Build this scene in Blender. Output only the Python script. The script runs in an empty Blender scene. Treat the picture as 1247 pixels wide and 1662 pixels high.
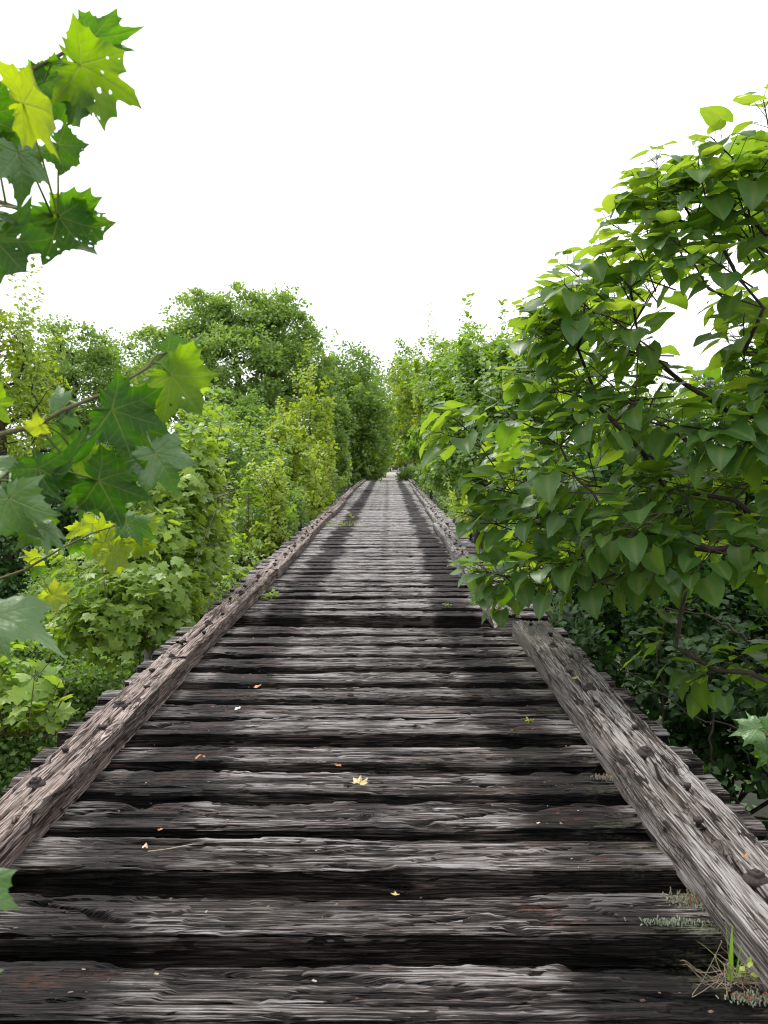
import bpy, math, random
import numpy as np
R = math.radians
rng = np.random.default_rng(7)
random.seed(7)
scene = bpy.context.scene
COL = scene.collection

# ------------------------------------------------------------------ camera
FPX, CAMH = 1368.0, 1.4
PITCH = math.atan(88 / FPX); YAW = math.atan(6.5 / FPX)
cd = bpy.data.cameras.new("camera"); cam = bpy.data.objects.new("camera", cd); COL.objects.link(cam)
cam.location = (0, 0, CAMH)
cam.rotation_euler = (R(90) - PITCH, 0, YAW)
cd.sensor_fit = 'VERTICAL'; cd.sensor_height = 24.0; cd.lens = FPX / 1662 * 24.0
cd.clip_start = 0.05; cd.clip_end = 2000
cd.dof.use_dof = True; cd.dof.focus_distance = 5.2
cd.dof.aperture_fstop = cd.lens / 1000 / 0.0035
scene.camera = cam

# ------------------------------------------------------------------ light
w = bpy.data.worlds.new("World"); scene.world = w; w.use_nodes = True
nt = w.node_tree; nt.nodes.clear()
SUN_EL, SUN_AZ = R(58), R(-35)
sky = nt.nodes.new('ShaderNodeTexSky'); sky.sky_type = 'NISHITA'; sky.sun_disc = False
sky.sun_elevation = SUN_EL; sky.sun_rotation = SUN_AZ; sky.dust_density = 5; sky.air_density = 1.0
hsv = nt.nodes.new('ShaderNodeHueSaturation'); hsv.inputs['Saturation'].default_value = 0.06
mx = nt.nodes.new('ShaderNodeMix'); mx.data_type = 'RGBA'
mx.inputs['Factor'].default_value = 0.6
mx.inputs['B'].default_value = (9.6, 9.9, 10.3, 1)          # the even white of a closed cloud layer
bg = nt.nodes.new('ShaderNodeBackground'); bg.inputs['Strength'].default_value = 0.12
out = nt.nodes.new('ShaderNodeOutputWorld')
nt.links.new(sky.outputs[0], hsv.inputs['Color']); nt.links.new(hsv.outputs[0], mx.inputs['A'])
nt.links.new(mx.outputs['Result'], bg.inputs['Color']); nt.links.new(bg.outputs[0], out.inputs['Surface'])
sd = bpy.data.lights.new("sun", 'SUN'); sd.energy = 1.5; sd.angle = R(14); sd.color = (1, .96, .9)
so = bpy.data.objects.new("sun", sd); COL.objects.link(so)
so.rotation_euler = (R(90) - SUN_EL, 0, math.pi - SUN_AZ - 0.0)
so.location = (0, 0, 30)
scene.view_settings.view_transform = 'Standard'; scene.view_settings.look = 'None'
scene.view_settings.exposure = 0.85; scene.view_settings.gamma = 1
scene.render.engine = 'CYCLES'
cy = scene.cycles
cy.max_bounces = 7; cy.diffuse_bounces = 4; cy.glossy_bounces = 2; cy.transmission_bounces = 4
cy.filter_width = 1.1
cy.use_denoising = True
try: cy.denoiser = 'OPENIMAGEDENOISE'
except Exception: pass

# ------------------------------------------------------------------ helpers
def W(px, py, D):
    """point of the place seen at photo pixel (px,py), D metres in front of the lens"""
    cx = (px - 623.5) / FPX; cyy = -(py - 831) / FPX
    d = np.array([cx, math.cos(PITCH) + cyy * math.sin(PITCH), -math.sin(PITCH) + cyy * math.cos(PITCH)])
    c, s = math.cos(YAW), math.sin(YAW)
    d = np.array([d[0] * c - d[1] * s, d[0] * s + d[1] * c, d[2]])
    return np.array([0, 0, CAMH]) + d / d[1] * D

def h2(ix, iy, seed):
    v = np.sin(ix * 127.1 + iy * 311.7 + seed * 74.7) * 43758.5453
    return v - np.floor(v)
def noise(x, y, seed=0):
    x, y = np.broadcast_arrays(np.asarray(x, float), np.asarray(y, float))
    ix = np.floor(x); iy = np.floor(y); fx = x - ix; fy = y - iy
    fx = fx * fx * (3 - 2 * fx); fy = fy * fy * (3 - 2 * fy)
    a = h2(ix, iy, seed); b = h2(ix + 1, iy, seed); c = h2(ix, iy + 1, seed); d = h2(ix + 1, iy + 1, seed)
    return (a * (1 - fx) + b * fx) * (1 - fy) + (c * (1 - fx) + d * fx) * fy
def fbm(x, y, seed=0, o=4):
    s = 0; a = .5; t = 0
    for k in range(o):
        s = s + a * noise(x, y, seed + k * 13.7); t += a; x = x * 2.03; y = y * 2.03; a *= .55
    return s / t
def sst(a, b, x):
    t = np.clip((x - a) / (b - a), 0, 1); return t * t * (3 - 2 * t)

def norm(v):
    v = np.asarray(v, float); n = np.linalg.norm(v, axis=-1, keepdims=True); return v / np.maximum(n, 1e-9)

class Acc:
    """collects geometry for ONE mesh"""
    def __init__(s): s.v = []; s.t = []; s.q = []; s.r = []; s.u = []; s.n = 0
    def add(s, V, tris=None, quads=None, rnd=0.5, uv=None):
        V = np.asarray(V, float).reshape(-1, 3); n = len(V)
        s.v.append(V)
        if tris is not None and len(tris): s.t.append(np.asarray(tris, int).reshape(-1, 3) + s.n)
        if quads is not None and len(quads): s.q.append(np.asarray(quads, int).reshape(-1, 4) + s.n)
        s.r.append(np.full(n, rnd) if np.isscalar(rnd) else np.asarray(rnd, float))
        s.u.append(np.zeros((n, 3)) if uv is None else np.asarray(uv, float))
        s.n += n
    def build(s, name, mat, parent=None, off=(0, 0, 0), smooth=False):
        V = np.concatenate(s.v) - np.asarray(off, float)
        T = np.concatenate(s.t) if s.t else np.zeros((0, 3), int)
        Q = np.concatenate(s.q) if s.q else np.zeros((0, 4), int)
        me = bpy.data.meshes.new(name)
        me.vertices.add(len(V)); me.vertices.foreach_set('co', V.astype(np.float32).ravel())
        me.loops.add(len(T) * 3 + len(Q) * 4)
        me.loops.foreach_set('vertex_index', np.concatenate([T.ravel(), Q.ravel()]).astype(np.int32))
        me.polygons.add(len(T) + len(Q))
        st = np.concatenate([np.arange(len(T)) * 3, len(T) * 3 + np.arange(len(Q)) * 4])
        me.polygons.foreach_set('loop_start', st.astype(np.int32))
        a = me.attributes.new('rnd', 'FLOAT', 'POINT'); a.data.foreach_set('value', np.concatenate(s.r).astype(np.float32))
        a = me.attributes.new('guv', 'FLOAT_VECTOR', 'POINT'); a.data.foreach_set('vector', np.concatenate(s.u).astype(np.float32).ravel())
        me.update(calc_edges=True)
        if smooth: me.polygons.foreach_set('use_smooth', np.ones(len(me.polygons), bool))
        me.materials.append(mat)
        o = bpy.data.objects.new(name, me); COL.objects.link(o)
        if parent is not None: o.parent = parent
        return o

def tube(acc, pts, rad, sides=6, rnd=.5):
    pts = np.asarray(pts, float); n = len(pts); rad = np.broadcast_to(np.asarray(rad, float), (n,))
    tan = norm(np.gradient(pts, axis=0))
    ref = np.array([0, 0, 1.]) if abs(tan[:, 2]).mean() < .8 else np.array([1., 0, 0])
    a = norm(np.cross(tan, ref)); b = np.cross(tan, a)
    th = np.arange(sides) / sides * 2 * math.pi
    V = pts[:, None] + rad[:, None, None] * (np.cos(th)[None, :, None] * a[:, None] + np.sin(th)[None, :, None] * b[:, None])
    i = np.arange(n - 1)[:, None] * sides; j = np.arange(sides)[None]; k = (j + 1) % sides
    Q = np.stack([i + j, i + k, i + sides + k, i + sides + j], -1).reshape(-1, 4)
    L = np.concatenate([[0], np.cumsum(np.linalg.norm(np.diff(pts, axis=0), axis=1))])
    uv = np.zeros((n, sides, 3)); uv[:, :, 0] = L[:, None]; uv[:, :, 1] = (th * .1)[None]
    acc.add(V.reshape(-1, 3), quads=Q, rnd=rnd, uv=uv.reshape(-1, 3))

def grid_quads(nr, nc, wrap=False):
    i = np.arange(nr - 1)[:, None]; j = np.arange(nc if wrap else nc - 1)[None]
    k = (j + 1) % nc
    return np.stack([i * nc + j, i * nc + k, (i + 1) * nc + k, (i + 1) * nc + j], -1).reshape(-1, 4)

def empty(name, loc, label=None, cat=None, group=None):
    o = bpy.data.objects.new(name, None); COL.objects.link(o); o.location = loc; o.empty_display_size = .2
    if label: o['label'] = label; o['category'] = cat
    if group: o['group'] = group
    return o
def tag(o, label, cat, group=None):
    o['label'] = label; o['category'] = cat
    if group: o['group'] = group
    return o

# ------------------------------------------------------------------ materials
def newmat(name):
    m = bpy.data.materials.new(name); m.use_nodes = True; nt = m.node_tree; nt.nodes.clear()
    return m, nt
def N(nt, t, **kw):
    n = nt.nodes.new(t)
    for k, v in kw.items(): setattr(n, k, v)
    return n
def math_(nt, op, a, b=None, c=None, clamp=False):
    n = nt.nodes.new('ShaderNodeMath'); n.operation = op; n.use_clamp = clamp
    for i, x in enumerate((a, b, c)):
        if x is None: continue
        if hasattr(x, 'links') or hasattr(x, 'node'): nt.links.new(x, n.inputs[i])
        else: n.inputs[i].default_value = x
    return n.outputs[0]
def attr(nt, name, vec=False):
    n = nt.nodes.new('ShaderNodeAttribute'); n.attribute_name = name
    return n.outputs['Vector'] if vec else n.outputs['Fac']
def ntex(nt, vec, scale, det=4, rough=.6, dist=0):
    mp = N(nt, 'ShaderNodeMapping'); nt.links.new(vec, mp.inputs['Vector']); mp.inputs['Scale'].default_value = scale
    t = N(nt, 'ShaderNodeTexNoise'); nt.links.new(mp.outputs[0], t.inputs['Vector'])
    t.inputs['Scale'].default_value = 1; t.inputs['Detail'].default_value = det; t.inputs['Roughness'].default_value = rough
    t.inputs['Distortion'].default_value = dist
    return t.outputs['Fac']
def ramp(nt, fac, stops):
    r = N(nt, 'ShaderNodeValToRGB'); nt.links.new(fac, r.inputs[0])
    e = r.color_ramp.elements
    while len(e) > 1: e.remove(e[0])
    e[0].position = stops[0][0]; e[0].color = (*stops[0][1], 1)
    for p, c in stops[1:]:
        x = e.new(p); x.color = (*c, 1)
    return r.outputs[0]
def mixc(nt, f, a, b):
    m = N(nt, 'ShaderNodeMix', data_type='RGBA')
    for s, x in ((m.inputs['Factor'], f), (m.inputs['A'], a), (m.inputs['B'], b)):
        if hasattr(x, 'node'): nt.links.new(x, s)
        elif isinstance(x, (int, float)): s.default_value = x
        else: s.default_value = (*x, 1)
    return m.outputs['Result']
def finish(nt, shader):
    o = N(nt, 'ShaderNodeOutputMaterial'); nt.links.new(shader, o.inputs['Surface'])

def wood_mat(name, tone=(1, 1, 1), bright=0.0, chk=0.0, con=.85, coarse=1.0):
    # guv = (along grain, across grain, stain); rnd = relief height 0..1 less crevice shade, plus tone lift ; attr 'cre' creosote side ; 'lic' lichen ; 'rust'
    m, nt = newmat(name)
    g = attr(nt, 'guv', True); hgt = attr(nt, 'rnd'); cre = attr(nt, 'cre'); lic = attr(nt, 'lic'); rust = attr(nt, 'rust')
    sep = N(nt, 'ShaderNodeSeparateXYZ'); nt.links.new(g, sep.inputs[0])
    cmb = N(nt, 'ShaderNodeCombineXYZ'); nt.links.new(sep.outputs[0], cmb.inputs[0]); nt.links.new(sep.outputs[1], cmb.inputs[1])
    v = cmb.outputs[0]
    fine = ntex(nt, v, (14, 460, 1), 3, .6, .1); mid = ntex(nt, v, (5, 190, 1), 4, .65, .12); mid2 = ntex(nt, v, (2.2, 74, 1), 5, .68, .12)
    mid3 = ntex(nt, v, (1.7, 27, 1), 5, .65, .15); big = ntex(nt, v, (1.2, 7, 1), 3, .6)
    flake = ntex(nt, v, (6, 60, 1), 3, .5, .6)
    x = math_(nt, 'MULTIPLY', math_(nt, 'SUBTRACT', fine, .5), 1.1)
    for q_, wt in ((mid, 2.6), (mid2, 2.6 * (.5 + .5 * coarse)), (mid3, 1.7 * coarse), (big, 1.3), (hgt, .75 * coarse)):
        x = math_(nt, 'MULTIPLY_ADD', math_(nt, 'SUBTRACT', q_, .5), wt, x)
    # growth rings, parallel wavering lines along the grain
    ph = math_(nt, 'MULTIPLY_ADD', ntex(nt, v, (1.1, 11, 1), 3, .5), 34, math_(nt, 'MULTIPLY', sep.outputs[1], 560))
    ring = math_(nt, 'MULTIPLY', math_(nt, 'SINE', ph), ntex(nt, v, (1.3, 15, 1), 2))
    x = math_(nt, 'MULTIPLY_ADD', ring, .46, x)
    x = math_(nt, 'MULTIPLY_ADD', x, con, .63 + bright)
    # dark checks (thin cracks along the grain)
    ck = ntex(nt, v, (1.5, 40, 1), 2, .5, .9)
    ckd = math_(nt, 'ABSOLUTE', math_(nt, 'SUBTRACT', ck, .5))
    ckm = N(nt, 'ShaderNodeMapRange'); nt.links.new(ckd, ckm.inputs[0]); ckm.inputs[1].default_value = 0; ckm.inputs[2].default_value = .03
    ckm.inputs[3].default_value = 1; ckm.inputs[4].default_value = 0
    brk = ntex(nt, v, (2.2, 14, 1), 2); bm = math_(nt, 'GREATER_THAN', brk, .47)
    crack = math_(nt, 'MULTIPLY', ckm.outputs[0], bm)
    for sc_, th_, st_ in (((2.6, 88, 1), .035, -.42), ((1.3, 17, 1), .012, -.75)):
        c2 = math_(nt, 'ABSOLUTE', math_(nt, 'SUBTRACT', ntex(nt, v, sc_, 2, .5, .5), .5))
        c2 = math_(nt, 'MULTIPLY', math_(nt, 'LESS_THAN', c2, th_), math_(nt, 'GREATER_THAN', ntex(nt, v, (3.1, sc_[1] * .3, 1), 1), .5))
        x = math_(nt, 'MULTIPLY_ADD', c2, st_, x)
    x = math_(nt, 'MULTIPLY_ADD', crack, -.6, x)
    x = math_(nt, 'MULTIPLY_ADD', sep.outputs[2], -.22, x)
    x = math_(nt, 'MULTIPLY_ADD', cre, -.12, x)
    if chk > 0:   # cross checks, small dark ticks over the grain
        tk = N(nt, 'ShaderNodeTexVoronoi'); mp = N(nt, 'ShaderNodeMapping'); nt.links.new(v, mp.inputs[0]); mp.inputs['Scale'].default_value = (14, 26, 1)
        nt.links.new(mp.outputs[0], tk.inputs['Vector']); tk.feature = 'DISTANCE_TO_EDGE'; tk.inputs['Scale'].default_value = 1
        tkm = math_(nt, 'LESS_THAN', tk.outputs['Distance'], .035)
        tb = math_(nt, 'GREATER_THAN', ntex(nt, v, (2.5, 6, 1), 2), .56)
        x = math_(nt, 'MULTIPLY_ADD', math_(nt, 'MULTIPLY', tkm, tb), -.3 * chk, x)
    def c(k): return tuple(k[i] * tone[i] for i in range(3))
    col = ramp(nt, x, [(0, c((.002, .0018, .0018))), (.2, c((.012, .0095, .0085))), (.40, c((.058, .044, .038))), (.6, c((.138, .114, .104))), (.8, c((.235, .213, .205))), (1, c((.40, .38, .375)))])
    hue = ntex(nt, v, (1.1, 16, 1), 3)
    col = mixc(nt, math_(nt, 'MULTIPLY', hue, .55), col, mixc(nt, 1.0, col, mixc(nt, .5, col, (.055, .034, .026))))
    sf = math_(nt, 'MULTIPLY', sep.outputs[2], .86, clamp=True)
    dk = N(nt, 'ShaderNodeMix', data_type='RGBA', blend_type='MULTIPLY'); dk.inputs['Factor'].default_value = 1; nt.links.new(col, dk.inputs['A']); dk.inputs['B'].default_value = (.155, .135, .138, 1)
    col = mixc(nt, sf, col, dk.outputs['Result'])
    dk2 = N(nt, 'ShaderNodeMix', data_type='RGBA', blend_type='MULTIPLY'); dk2.inputs['Factor'].default_value = 1; nt.links.new(col, dk2.inputs['A']); dk2.inputs['B'].default_value = (.36, .31, .28, 1)
    col = mixc(nt, cre, col, dk2.outputs['Result'])
    rn = math_(nt, 'MULTIPLY', rust, math_(nt, 'GREATER_THAN', ntex(nt, v, (24, 70, 1), 4, .7), .5))
    col = mixc(nt, math_(nt, 'MULTIPLY', rn, .8), col, (.07, .028, .017))
    ln = math_(nt, 'MULTIPLY', lic, math_(nt, 'GREATER_THAN', ntex(nt, v, (40, 90, 1), 5, .8), .51))
    col = mixc(nt, math_(nt, 'MULTIPLY', ln, .8), col, (.13, .15, .08))
    b = N(nt, 'ShaderNodeBsdfPrincipled'); nt.links.new(col, b.inputs['Base Color'])
    rr = N(nt, 'ShaderNodeMapRange'); nt.links.new(x, rr.inputs[0]); rr.inputs[3].default_value = .5; rr.inputs[4].default_value = .8
    nt.links.new(rr.outputs[0], b.inputs['Roughness']); b.inputs['Specular IOR Level'].default_value = .2
    bh = math_(nt, 'ADD', math_(nt, 'MULTIPLY', fine, .5), math_(nt, 'MULTIPLY', mid, 1.0))
    bh = math_(nt, 'MULTIPLY_ADD', flake, .5, bh)
    bh = math_(nt, 'MULTIPLY_ADD', crack, -.8, bh)
    bp = N(nt, 'ShaderNodeBump'); bp.inputs['Strength'].default_value = 1.0; bp.inputs['Distance'].default_value = .009
    nt.links.new(bh, bp.inputs['Height']); nt.links.new(bp.outputs[0], b.inputs['Normal'])
    finish(nt, b.outputs[0]); return m

def leaf_mat(name, c1, c2, t1, t2, under=None, rough=.42, trans=.45, spec=.5, vein=0, spots=0):
    """c1..c2 reflected colour over leaves, t1..t2 transmitted colour"""
    m, nt = newmat(name)
    r = attr(nt, 'rnd')
    g = attr(nt, 'guv', True)
    nz = ntex(nt, g, (2.6, 2.6, 1), 3)
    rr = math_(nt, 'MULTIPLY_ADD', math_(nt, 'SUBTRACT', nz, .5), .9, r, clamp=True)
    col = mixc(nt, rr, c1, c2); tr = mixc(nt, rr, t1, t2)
    if under:
        ge = N(nt, 'ShaderNodeNewGeometry')
        col = mixc(nt, math_(nt, 'MULTIPLY', ge.outputs['Backfacing'], .75), col, under)
    if vein:
        sep = N(nt, 'ShaderNodeSeparateXYZ'); nt.links.new(g, sep.inputs[0])
        vf = math_(nt, 'MULTIPLY', sep.outputs[2], vein, clamp=True)
        col = mixc(nt, vf, col, (.34, .36, .13)); tr = mixc(nt, vf, tr, (.34, .36, .06))
    if spots:
        sp = math_(nt, 'GREATER_THAN', ntex(nt, g, (22, 22, 1), 2), .69)
        col = mixc(nt, math_(nt, 'MULTIPLY', sp, spots), col, (.20, .10, .04))
    b = N(nt, 'ShaderNodeBsdfPrincipled'); nt.links.new(col, b.inputs['Base Color']); b.inputs['Roughness'].default_value = rough
    b.inputs['Specular IOR Level'].default_value = spec
    t = N(nt, 'ShaderNodeBsdfTranslucent'); nt.links.new(tr, t.inputs['Color'])
    if vein:
        bp = N(nt, 'ShaderNodeBump'); bp.inputs['Strength'].default_value = .35; bp.inputs['Distance'].default_value = .002
        nt.links.new(math_(nt, 'ADD', sep.outputs[2], ntex(nt, g, (14, 14, 1), 3)), bp.inputs['Height']); nt.links.new(bp.outputs[0], b.inputs['Normal'])
    mixs = N(nt, 'ShaderNodeMixShader'); mixs.inputs[0].default_value = trans
    nt.links.new(b.outputs[0], mixs.inputs[1]); nt.links.new(t.outputs[0], mixs.inputs[2])
    finish(nt, mixs.outputs[0]); return m

def bark_mat(name, a, b_, sc=30):
    m, nt = newmat(name); g = attr(nt, 'guv', True)
    tc = N(nt, 'ShaderNodeTexCoord')
    n = ntex(nt, tc.outputs['Object'], (sc, sc, sc * .25), 5, .65)
    b = N(nt, 'ShaderNodeBsdfPrincipled'); nt.links.new(ramp(nt, n, [(.3, a), (.7, b_)]), b.inputs['Base Color']); b.inputs['Roughness'].default_value = .85
    bp = N(nt, 'ShaderNodeBump'); bp.inputs['Strength'].default_value = .6; bp.inputs['Distance'].default_value = .01
    nt.links.new(n, bp.inputs['Height']); nt.links.new(bp.outputs[0], b.inputs['Normal'])
    finish(nt, b.outputs[0]); return m

M = {}
M['tie'] = wood_mat('tie_wood')
M['guard'] = wood_mat('guard_wood', tone=(1.18, 1.01, .93), bright=.20, chk=1.0, con=.72, coarse=.4)
M['guard_r'] = wood_mat('guard_wood_grey', tone=(1.0, .99, .98), bright=.19, chk=1.2, con=.78, coarse=.4)
M['timber'] = bark_mat('dark_timber', (.012, .010, .009), (.05, .042, .036), 12)
M['iron'] = bark_mat('rusty_iron', (.012, .009, .009), (.042, .027, .023), 90)
M['cat'] = leaf_mat('heart_leaf', (.042, .135, .024), (.105, .24, .045), (.17, .38, .015), (.50, .66, .035), under=(.06, .13, .035), rough=.38, trans=.45, spec=.45, vein=.3)
M['syc'] = leaf_mat('sycamore_leaf', (.025, .08, .010), (.05, .13, .015), (.11, .34, .004), (.34, .56, .006), under=(.05, .12, .025), rough=.5, trans=.5, spec=.25, vein=.6, spots=.3)
M['sycd'] = leaf_mat('shaded_sycamore_leaf', (.016, .06, .008), (.03, .09, .010), (.05, .20, .003), (.12, .32, .004), under=(.03, .09, .015), rough=.5, trans=.45, spec=.25, vein=.45, spots=.2)  # sycamore leaf copy with shade from leaves above put into its colour
M['sycy'] = leaf_mat('sycamore_leaf_yellow', (.11, .19, .02), (.17, .25, .025), (.46, .62, .008), (.6, .68, .02), rough=.5, trans=.5, vein=.5, spec=.3)
M['sycg'] = leaf_mat('sycamore_leaf_grey', (.075, .165, .045), (.12, .22, .07), (.08, .22, .02), (.12, .28, .03), rough=.38, trans=.3, spec=.7, vein=.5)
M['young'] = leaf_mat('young_sycamore_leaf', (.13, .25, .04), (.27, .38, .075), (.26, .46, .02), (.5, .66, .04), under=(.18, .28, .08), rough=.45, trans=.42)
M['lime'] = leaf_mat('lime_leaf', (.20, .32, .04), (.38, .46, .08), (.34, .5, .02), (.6, .68, .04), rough=.5, trans=.42)
M['mid'] = leaf_mat('mid_leaf', (.115, .20, .055), (.23, .335, .10), (.21, .39, .035), (.42, .59, .07), rough=.55, trans=.42, spec=.3)  # reflectance raised to stand in for haze on the far trees
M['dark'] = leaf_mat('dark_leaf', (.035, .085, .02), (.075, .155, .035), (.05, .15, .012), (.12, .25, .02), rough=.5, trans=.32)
M['shade'] = leaf_mat('shaded_understory_leaf', (.009, .03, .008), (.03, .07, .016), (.03, .10, .008), (.08, .18, .012), rough=.6, trans=.28, spec=.15)  # leaf colour lowered to carry the shade of the tree above
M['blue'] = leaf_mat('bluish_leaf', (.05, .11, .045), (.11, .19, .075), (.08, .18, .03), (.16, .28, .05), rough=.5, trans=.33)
M['bark'] = bark_mat('brown_bark', (.025, .018, .015), (.085, .06, .048), 40)
M['barkg'] = bark_mat('grey_bark', (.07, .06, .05), (.22, .19, .16), 25)
M['twig'] = bark_mat('green_twig', (.10, .09, .035), (.2, .18, .07), 40)

def flat(name, c, rough=.8, c2=None, sc=40, trans=0):
    m, nt = newmat(name); b = N(nt, 'ShaderNodeBsdfPrincipled'); b.inputs['Roughness'].default_value = rough
    tc = N(nt, 'ShaderNodeTexCoord')
    n = ntex(nt, tc.outputs['Object'], (sc, sc, sc), 4)
    nt.links.new(ramp(nt, n, [(.35, c), (.65, c2 or tuple(k * .6 for k in c))]), b.inputs['Base Color'])
    finish(nt, b.outputs[0]); return m

# ------------------------------------------------------------------ terrain
def gz(x, y):
    x = np.asarray(x, float); y = np.asarray(y, float)
    v = -5.2 + 5.0 * sst(30, 54, y) * (1 - .85 * sst(3.5, 12, np.abs(x + .1)) * (1 - sst(60, 110, y))) + 5.0 * sst(-3, -9, y)
    v = v + .9 * (fbm(x * .12 + 5, y * .12, 3) - .5) * sst(1.5, 6, np.abs(x)) + 1.2 * sst(12, 40, np.abs(x))
    return v
xs = np.concatenate([np.linspace(-400, -45, 12), np.linspace(-40, 40, 110), np.linspace(45, 400, 12)])
ys = np.concatenate([np.linspace(-60, -14, 8), np.linspace(-12, 110, 150), np.linspace(120, 900, 20)])
X, Y = np.meshgrid(xs, ys); Z = gz(X, Y) + .12 * (noise(X * 1.5, Y * 1.5, 9) - .5)
a = Acc(); a.add(np.stack([X, Y, Z], -1).reshape(-1, 3), quads=grid_quads(len(ys), len(xs)))
gm = flat('ground_soil', (.014, .022, .008), .95, (.022, .016, .010), .8)
g = a.build('ground', gm, smooth=True); g['kind'] = 'structure'
# gravel path carrying on beyond the deck
yy = np.linspace(52.1, 120, 60); wd = 1.25 + .25 * noise(yy * .4, 0, 4)
P = []
for k, s in enumerate(np.linspace(-1, 1, 9)):
    xx = -.15 + s * wd + .15 * noise(yy * .7, s, 8)
    P.append(np.stack([xx, yy, gz(xx, yy) + .09 + .02 * noise(yy * 5, s * 4, 2) + 0 * yy], -1))
P = np.stack(P, 1); a = Acc(); a.add(P.reshape(-1, 3), quads=grid_quads(60, 9))
pm = flat('path_gravel', (.34, .31, .28), .95, (.22, .2, .17), 3)
o = a.build('path', pm, smooth=True); o['kind'] = 'structure'

# ------------------------------------------------------------------ wooden beams
def beam(name, mat, L, Wd, H, nx, dtop, dside, seed, axis='x', knots=(), stain=None, lichen=None, rust=None, rough=1.0,
         split=None, end0=None, end1=None, cap=True, chip=1.0, parent=None, loc=(0, 0, 0), cre_side=1.0, tone_lift=0.0):
    """one weathered timber. along-grain a in [0,L]; section Wd x H with its top at z=0, 'front' side first in view"""
    nb = max(3, int(H / dside / 2)); nt_ = max(4, int(Wd / dtop)); nf = max(3, int(H / dside))
    pts = []; nr = []; cre = []
    for k in range(nb): pts.append((Wd / 2, -H + H * k / nb)); nr.append((1, 0)); cre.append(1)
    for k in range(nt_ + 1):
        u = k / nt_; pts.append((Wd / 2 - Wd * u, 0))
        e = max(0, 1 - (u * Wd) / .02) ; f = max(0, 1 - ((1 - u) * Wd) / .02)
        nr.append((.7 * e - .7 * f, 1)); cre.append(0)
    for k in range(1, nf + 1): pts.append((-Wd / 2, -H * k / nf)); nr.append((-1, .6 * max(0, 1 - H * k / nf / .02))); cre.append(min(1, H * k / nf / .02))
    pts = np.array(pts); nr = norm(np.array(nr, float)); cre = np.array(cre, float)
    s = np.concatenate([[0], np.cumsum(np.linalg.norm(np.diff(pts, axis=0), axis=1))])
    n_p = len(pts)
    t = np.linspace(0, 1, nx)[:, None]
    a0 = np.zeros(n_p) if end0 is None else end0(pts[:, 0], pts[:, 1])
    a1 = np.full(n_p, L) if end1 is None else end1(pts[:, 0], pts[:, 1])
    A = a0[None] + t * (a1 - a0)[None]; S = np.broadcast_to(s[None], A.shape).copy()
    TOPM = (cre < .5)[None]
    Sg = S + .012 * (noise(A * .9, S * 5, seed) - .5) + .005 * (noise(A * 2.6, S * 9, seed + 3) - .5)
    kn = np.zeros_like(A)
    for (ka, ks, kr) in knots:
        da = (A - ka) / (kr * 2.8); ds = (S - ks) / kr; r2 = da * da + ds * ds
        Sg = Sg + np.sign(ds + 1e-6) * -.5 * kr * np.exp(-r2 * .9) * (1 - np.exp(-np.abs(ds) * 3)) * 1.0
        kn = np.maximum(kn, np.exp(-(((A - ka) / (kr * .8)) ** 2 + ds ** 2) * 2.2))
    d = .0046 * (fbm(A * 1.2, Sg * 60, seed + 1) - .5) * 2
    d += .0028 * (noise(A * 7, Sg * 150, seed + 2) - .5)
    d += .006 * (fbm(A * .9, S * 6, seed + 5) - .5)
    q = fbm(A * 2.6, Sg * 26, seed + 6, 3); fl = sst(.50, .535, q); d += .0045 * fl - .002
    q2 = fbm(A * 1.5 + 7, Sg * 13, seed + 8, 3); fl2 = sst(.56, .585, q2); d -= .007 * fl2 * rough
    c = noise(A * .75, Sg * 13, seed + 7); rg = 1 - np.abs(2 * c - 1) ; crk = sst(.93, .985, rg) * sst(.42, .55, noise(A * .7 + 3, S * 4, seed + 9))
    d -= .016 * crk * rough
    c2 = noise(A * 1.7 + 3, Sg * 31, seed + 17); ck2 = sst(.90, .97, 1 - np.abs(2 * c2 - 1)) * sst(.40, .5, noise(A * 1.3 + 9, S * 9, seed + 19)); d -= .008 * ck2; crk = np.maximum(crk, ck2 * .9)
    if split is not None:
        for (off, wd_, dep, a_, b_) in split:
            cl = off + .014 * (noise(A * 1.3, 0 * A, seed + 31) - .5) * 2 + .004 * (noise(A * 9, 0 * A, seed + 32) - .5)
            mm = np.exp(-((S - cl) / wd_) ** 2) * sst(a_, a_ + .1, A) * (1 - sst(b_ - .1, b_, A)) * (.45 + .55 * noise(A * 4, 0 * A, seed + 33)); d -= dep * mm; crk = np.maximum(crk, mm)
    d -= .004 * kn * (1 + np.sin(8 * kn * 3))
    # broken arrises
    se = [H, H + Wd]
    for e_ in se:
        ed = np.exp(-((S - e_) / .013) ** 2); bk = sst(.45, .75, fbm(A * 8, 0 * A + e_, seed + 10, 4)); d -= chip * (.0015 + .014 * bk) * ed
        ed2 = np.exp(-((S - e_) / .03) ** 2); bk2 = sst(.62, .8, noise(A * 1.1, 0 * A + e_, seed + 12)); d -= chip * .014 * bk2 * ed2
    d = d * np.where(cre[None] > .5, .75, 1)
    B = pts[None, :, 0] + nr[None, :, 0] * d; Zz = pts[None, :, 1] + nr[None, :, 1] * d
    warp = .006 * (noise(A * .5, 0 * A, seed + 20) - .5) * 2; Zz = Zz + warp; B = B + .010 * (noise(A * .45, 0 * A, seed + 21) - .5) * 2
    hv = np.clip(.5 + (d + .001) * 55, 0, 1) - 1.0 * crk + tone_lift  # cracks pulled darker, crevice shade carried in this colour value
    st = np.zeros_like(A) if stain is None else stain(A, pts[None, :, 0] + 0 * A)
    st = np.clip(st + .6 * kn, 0, 1.3)
    uoff, voff = seed * 3.37 % 50, seed * 1.713 % 31
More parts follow.
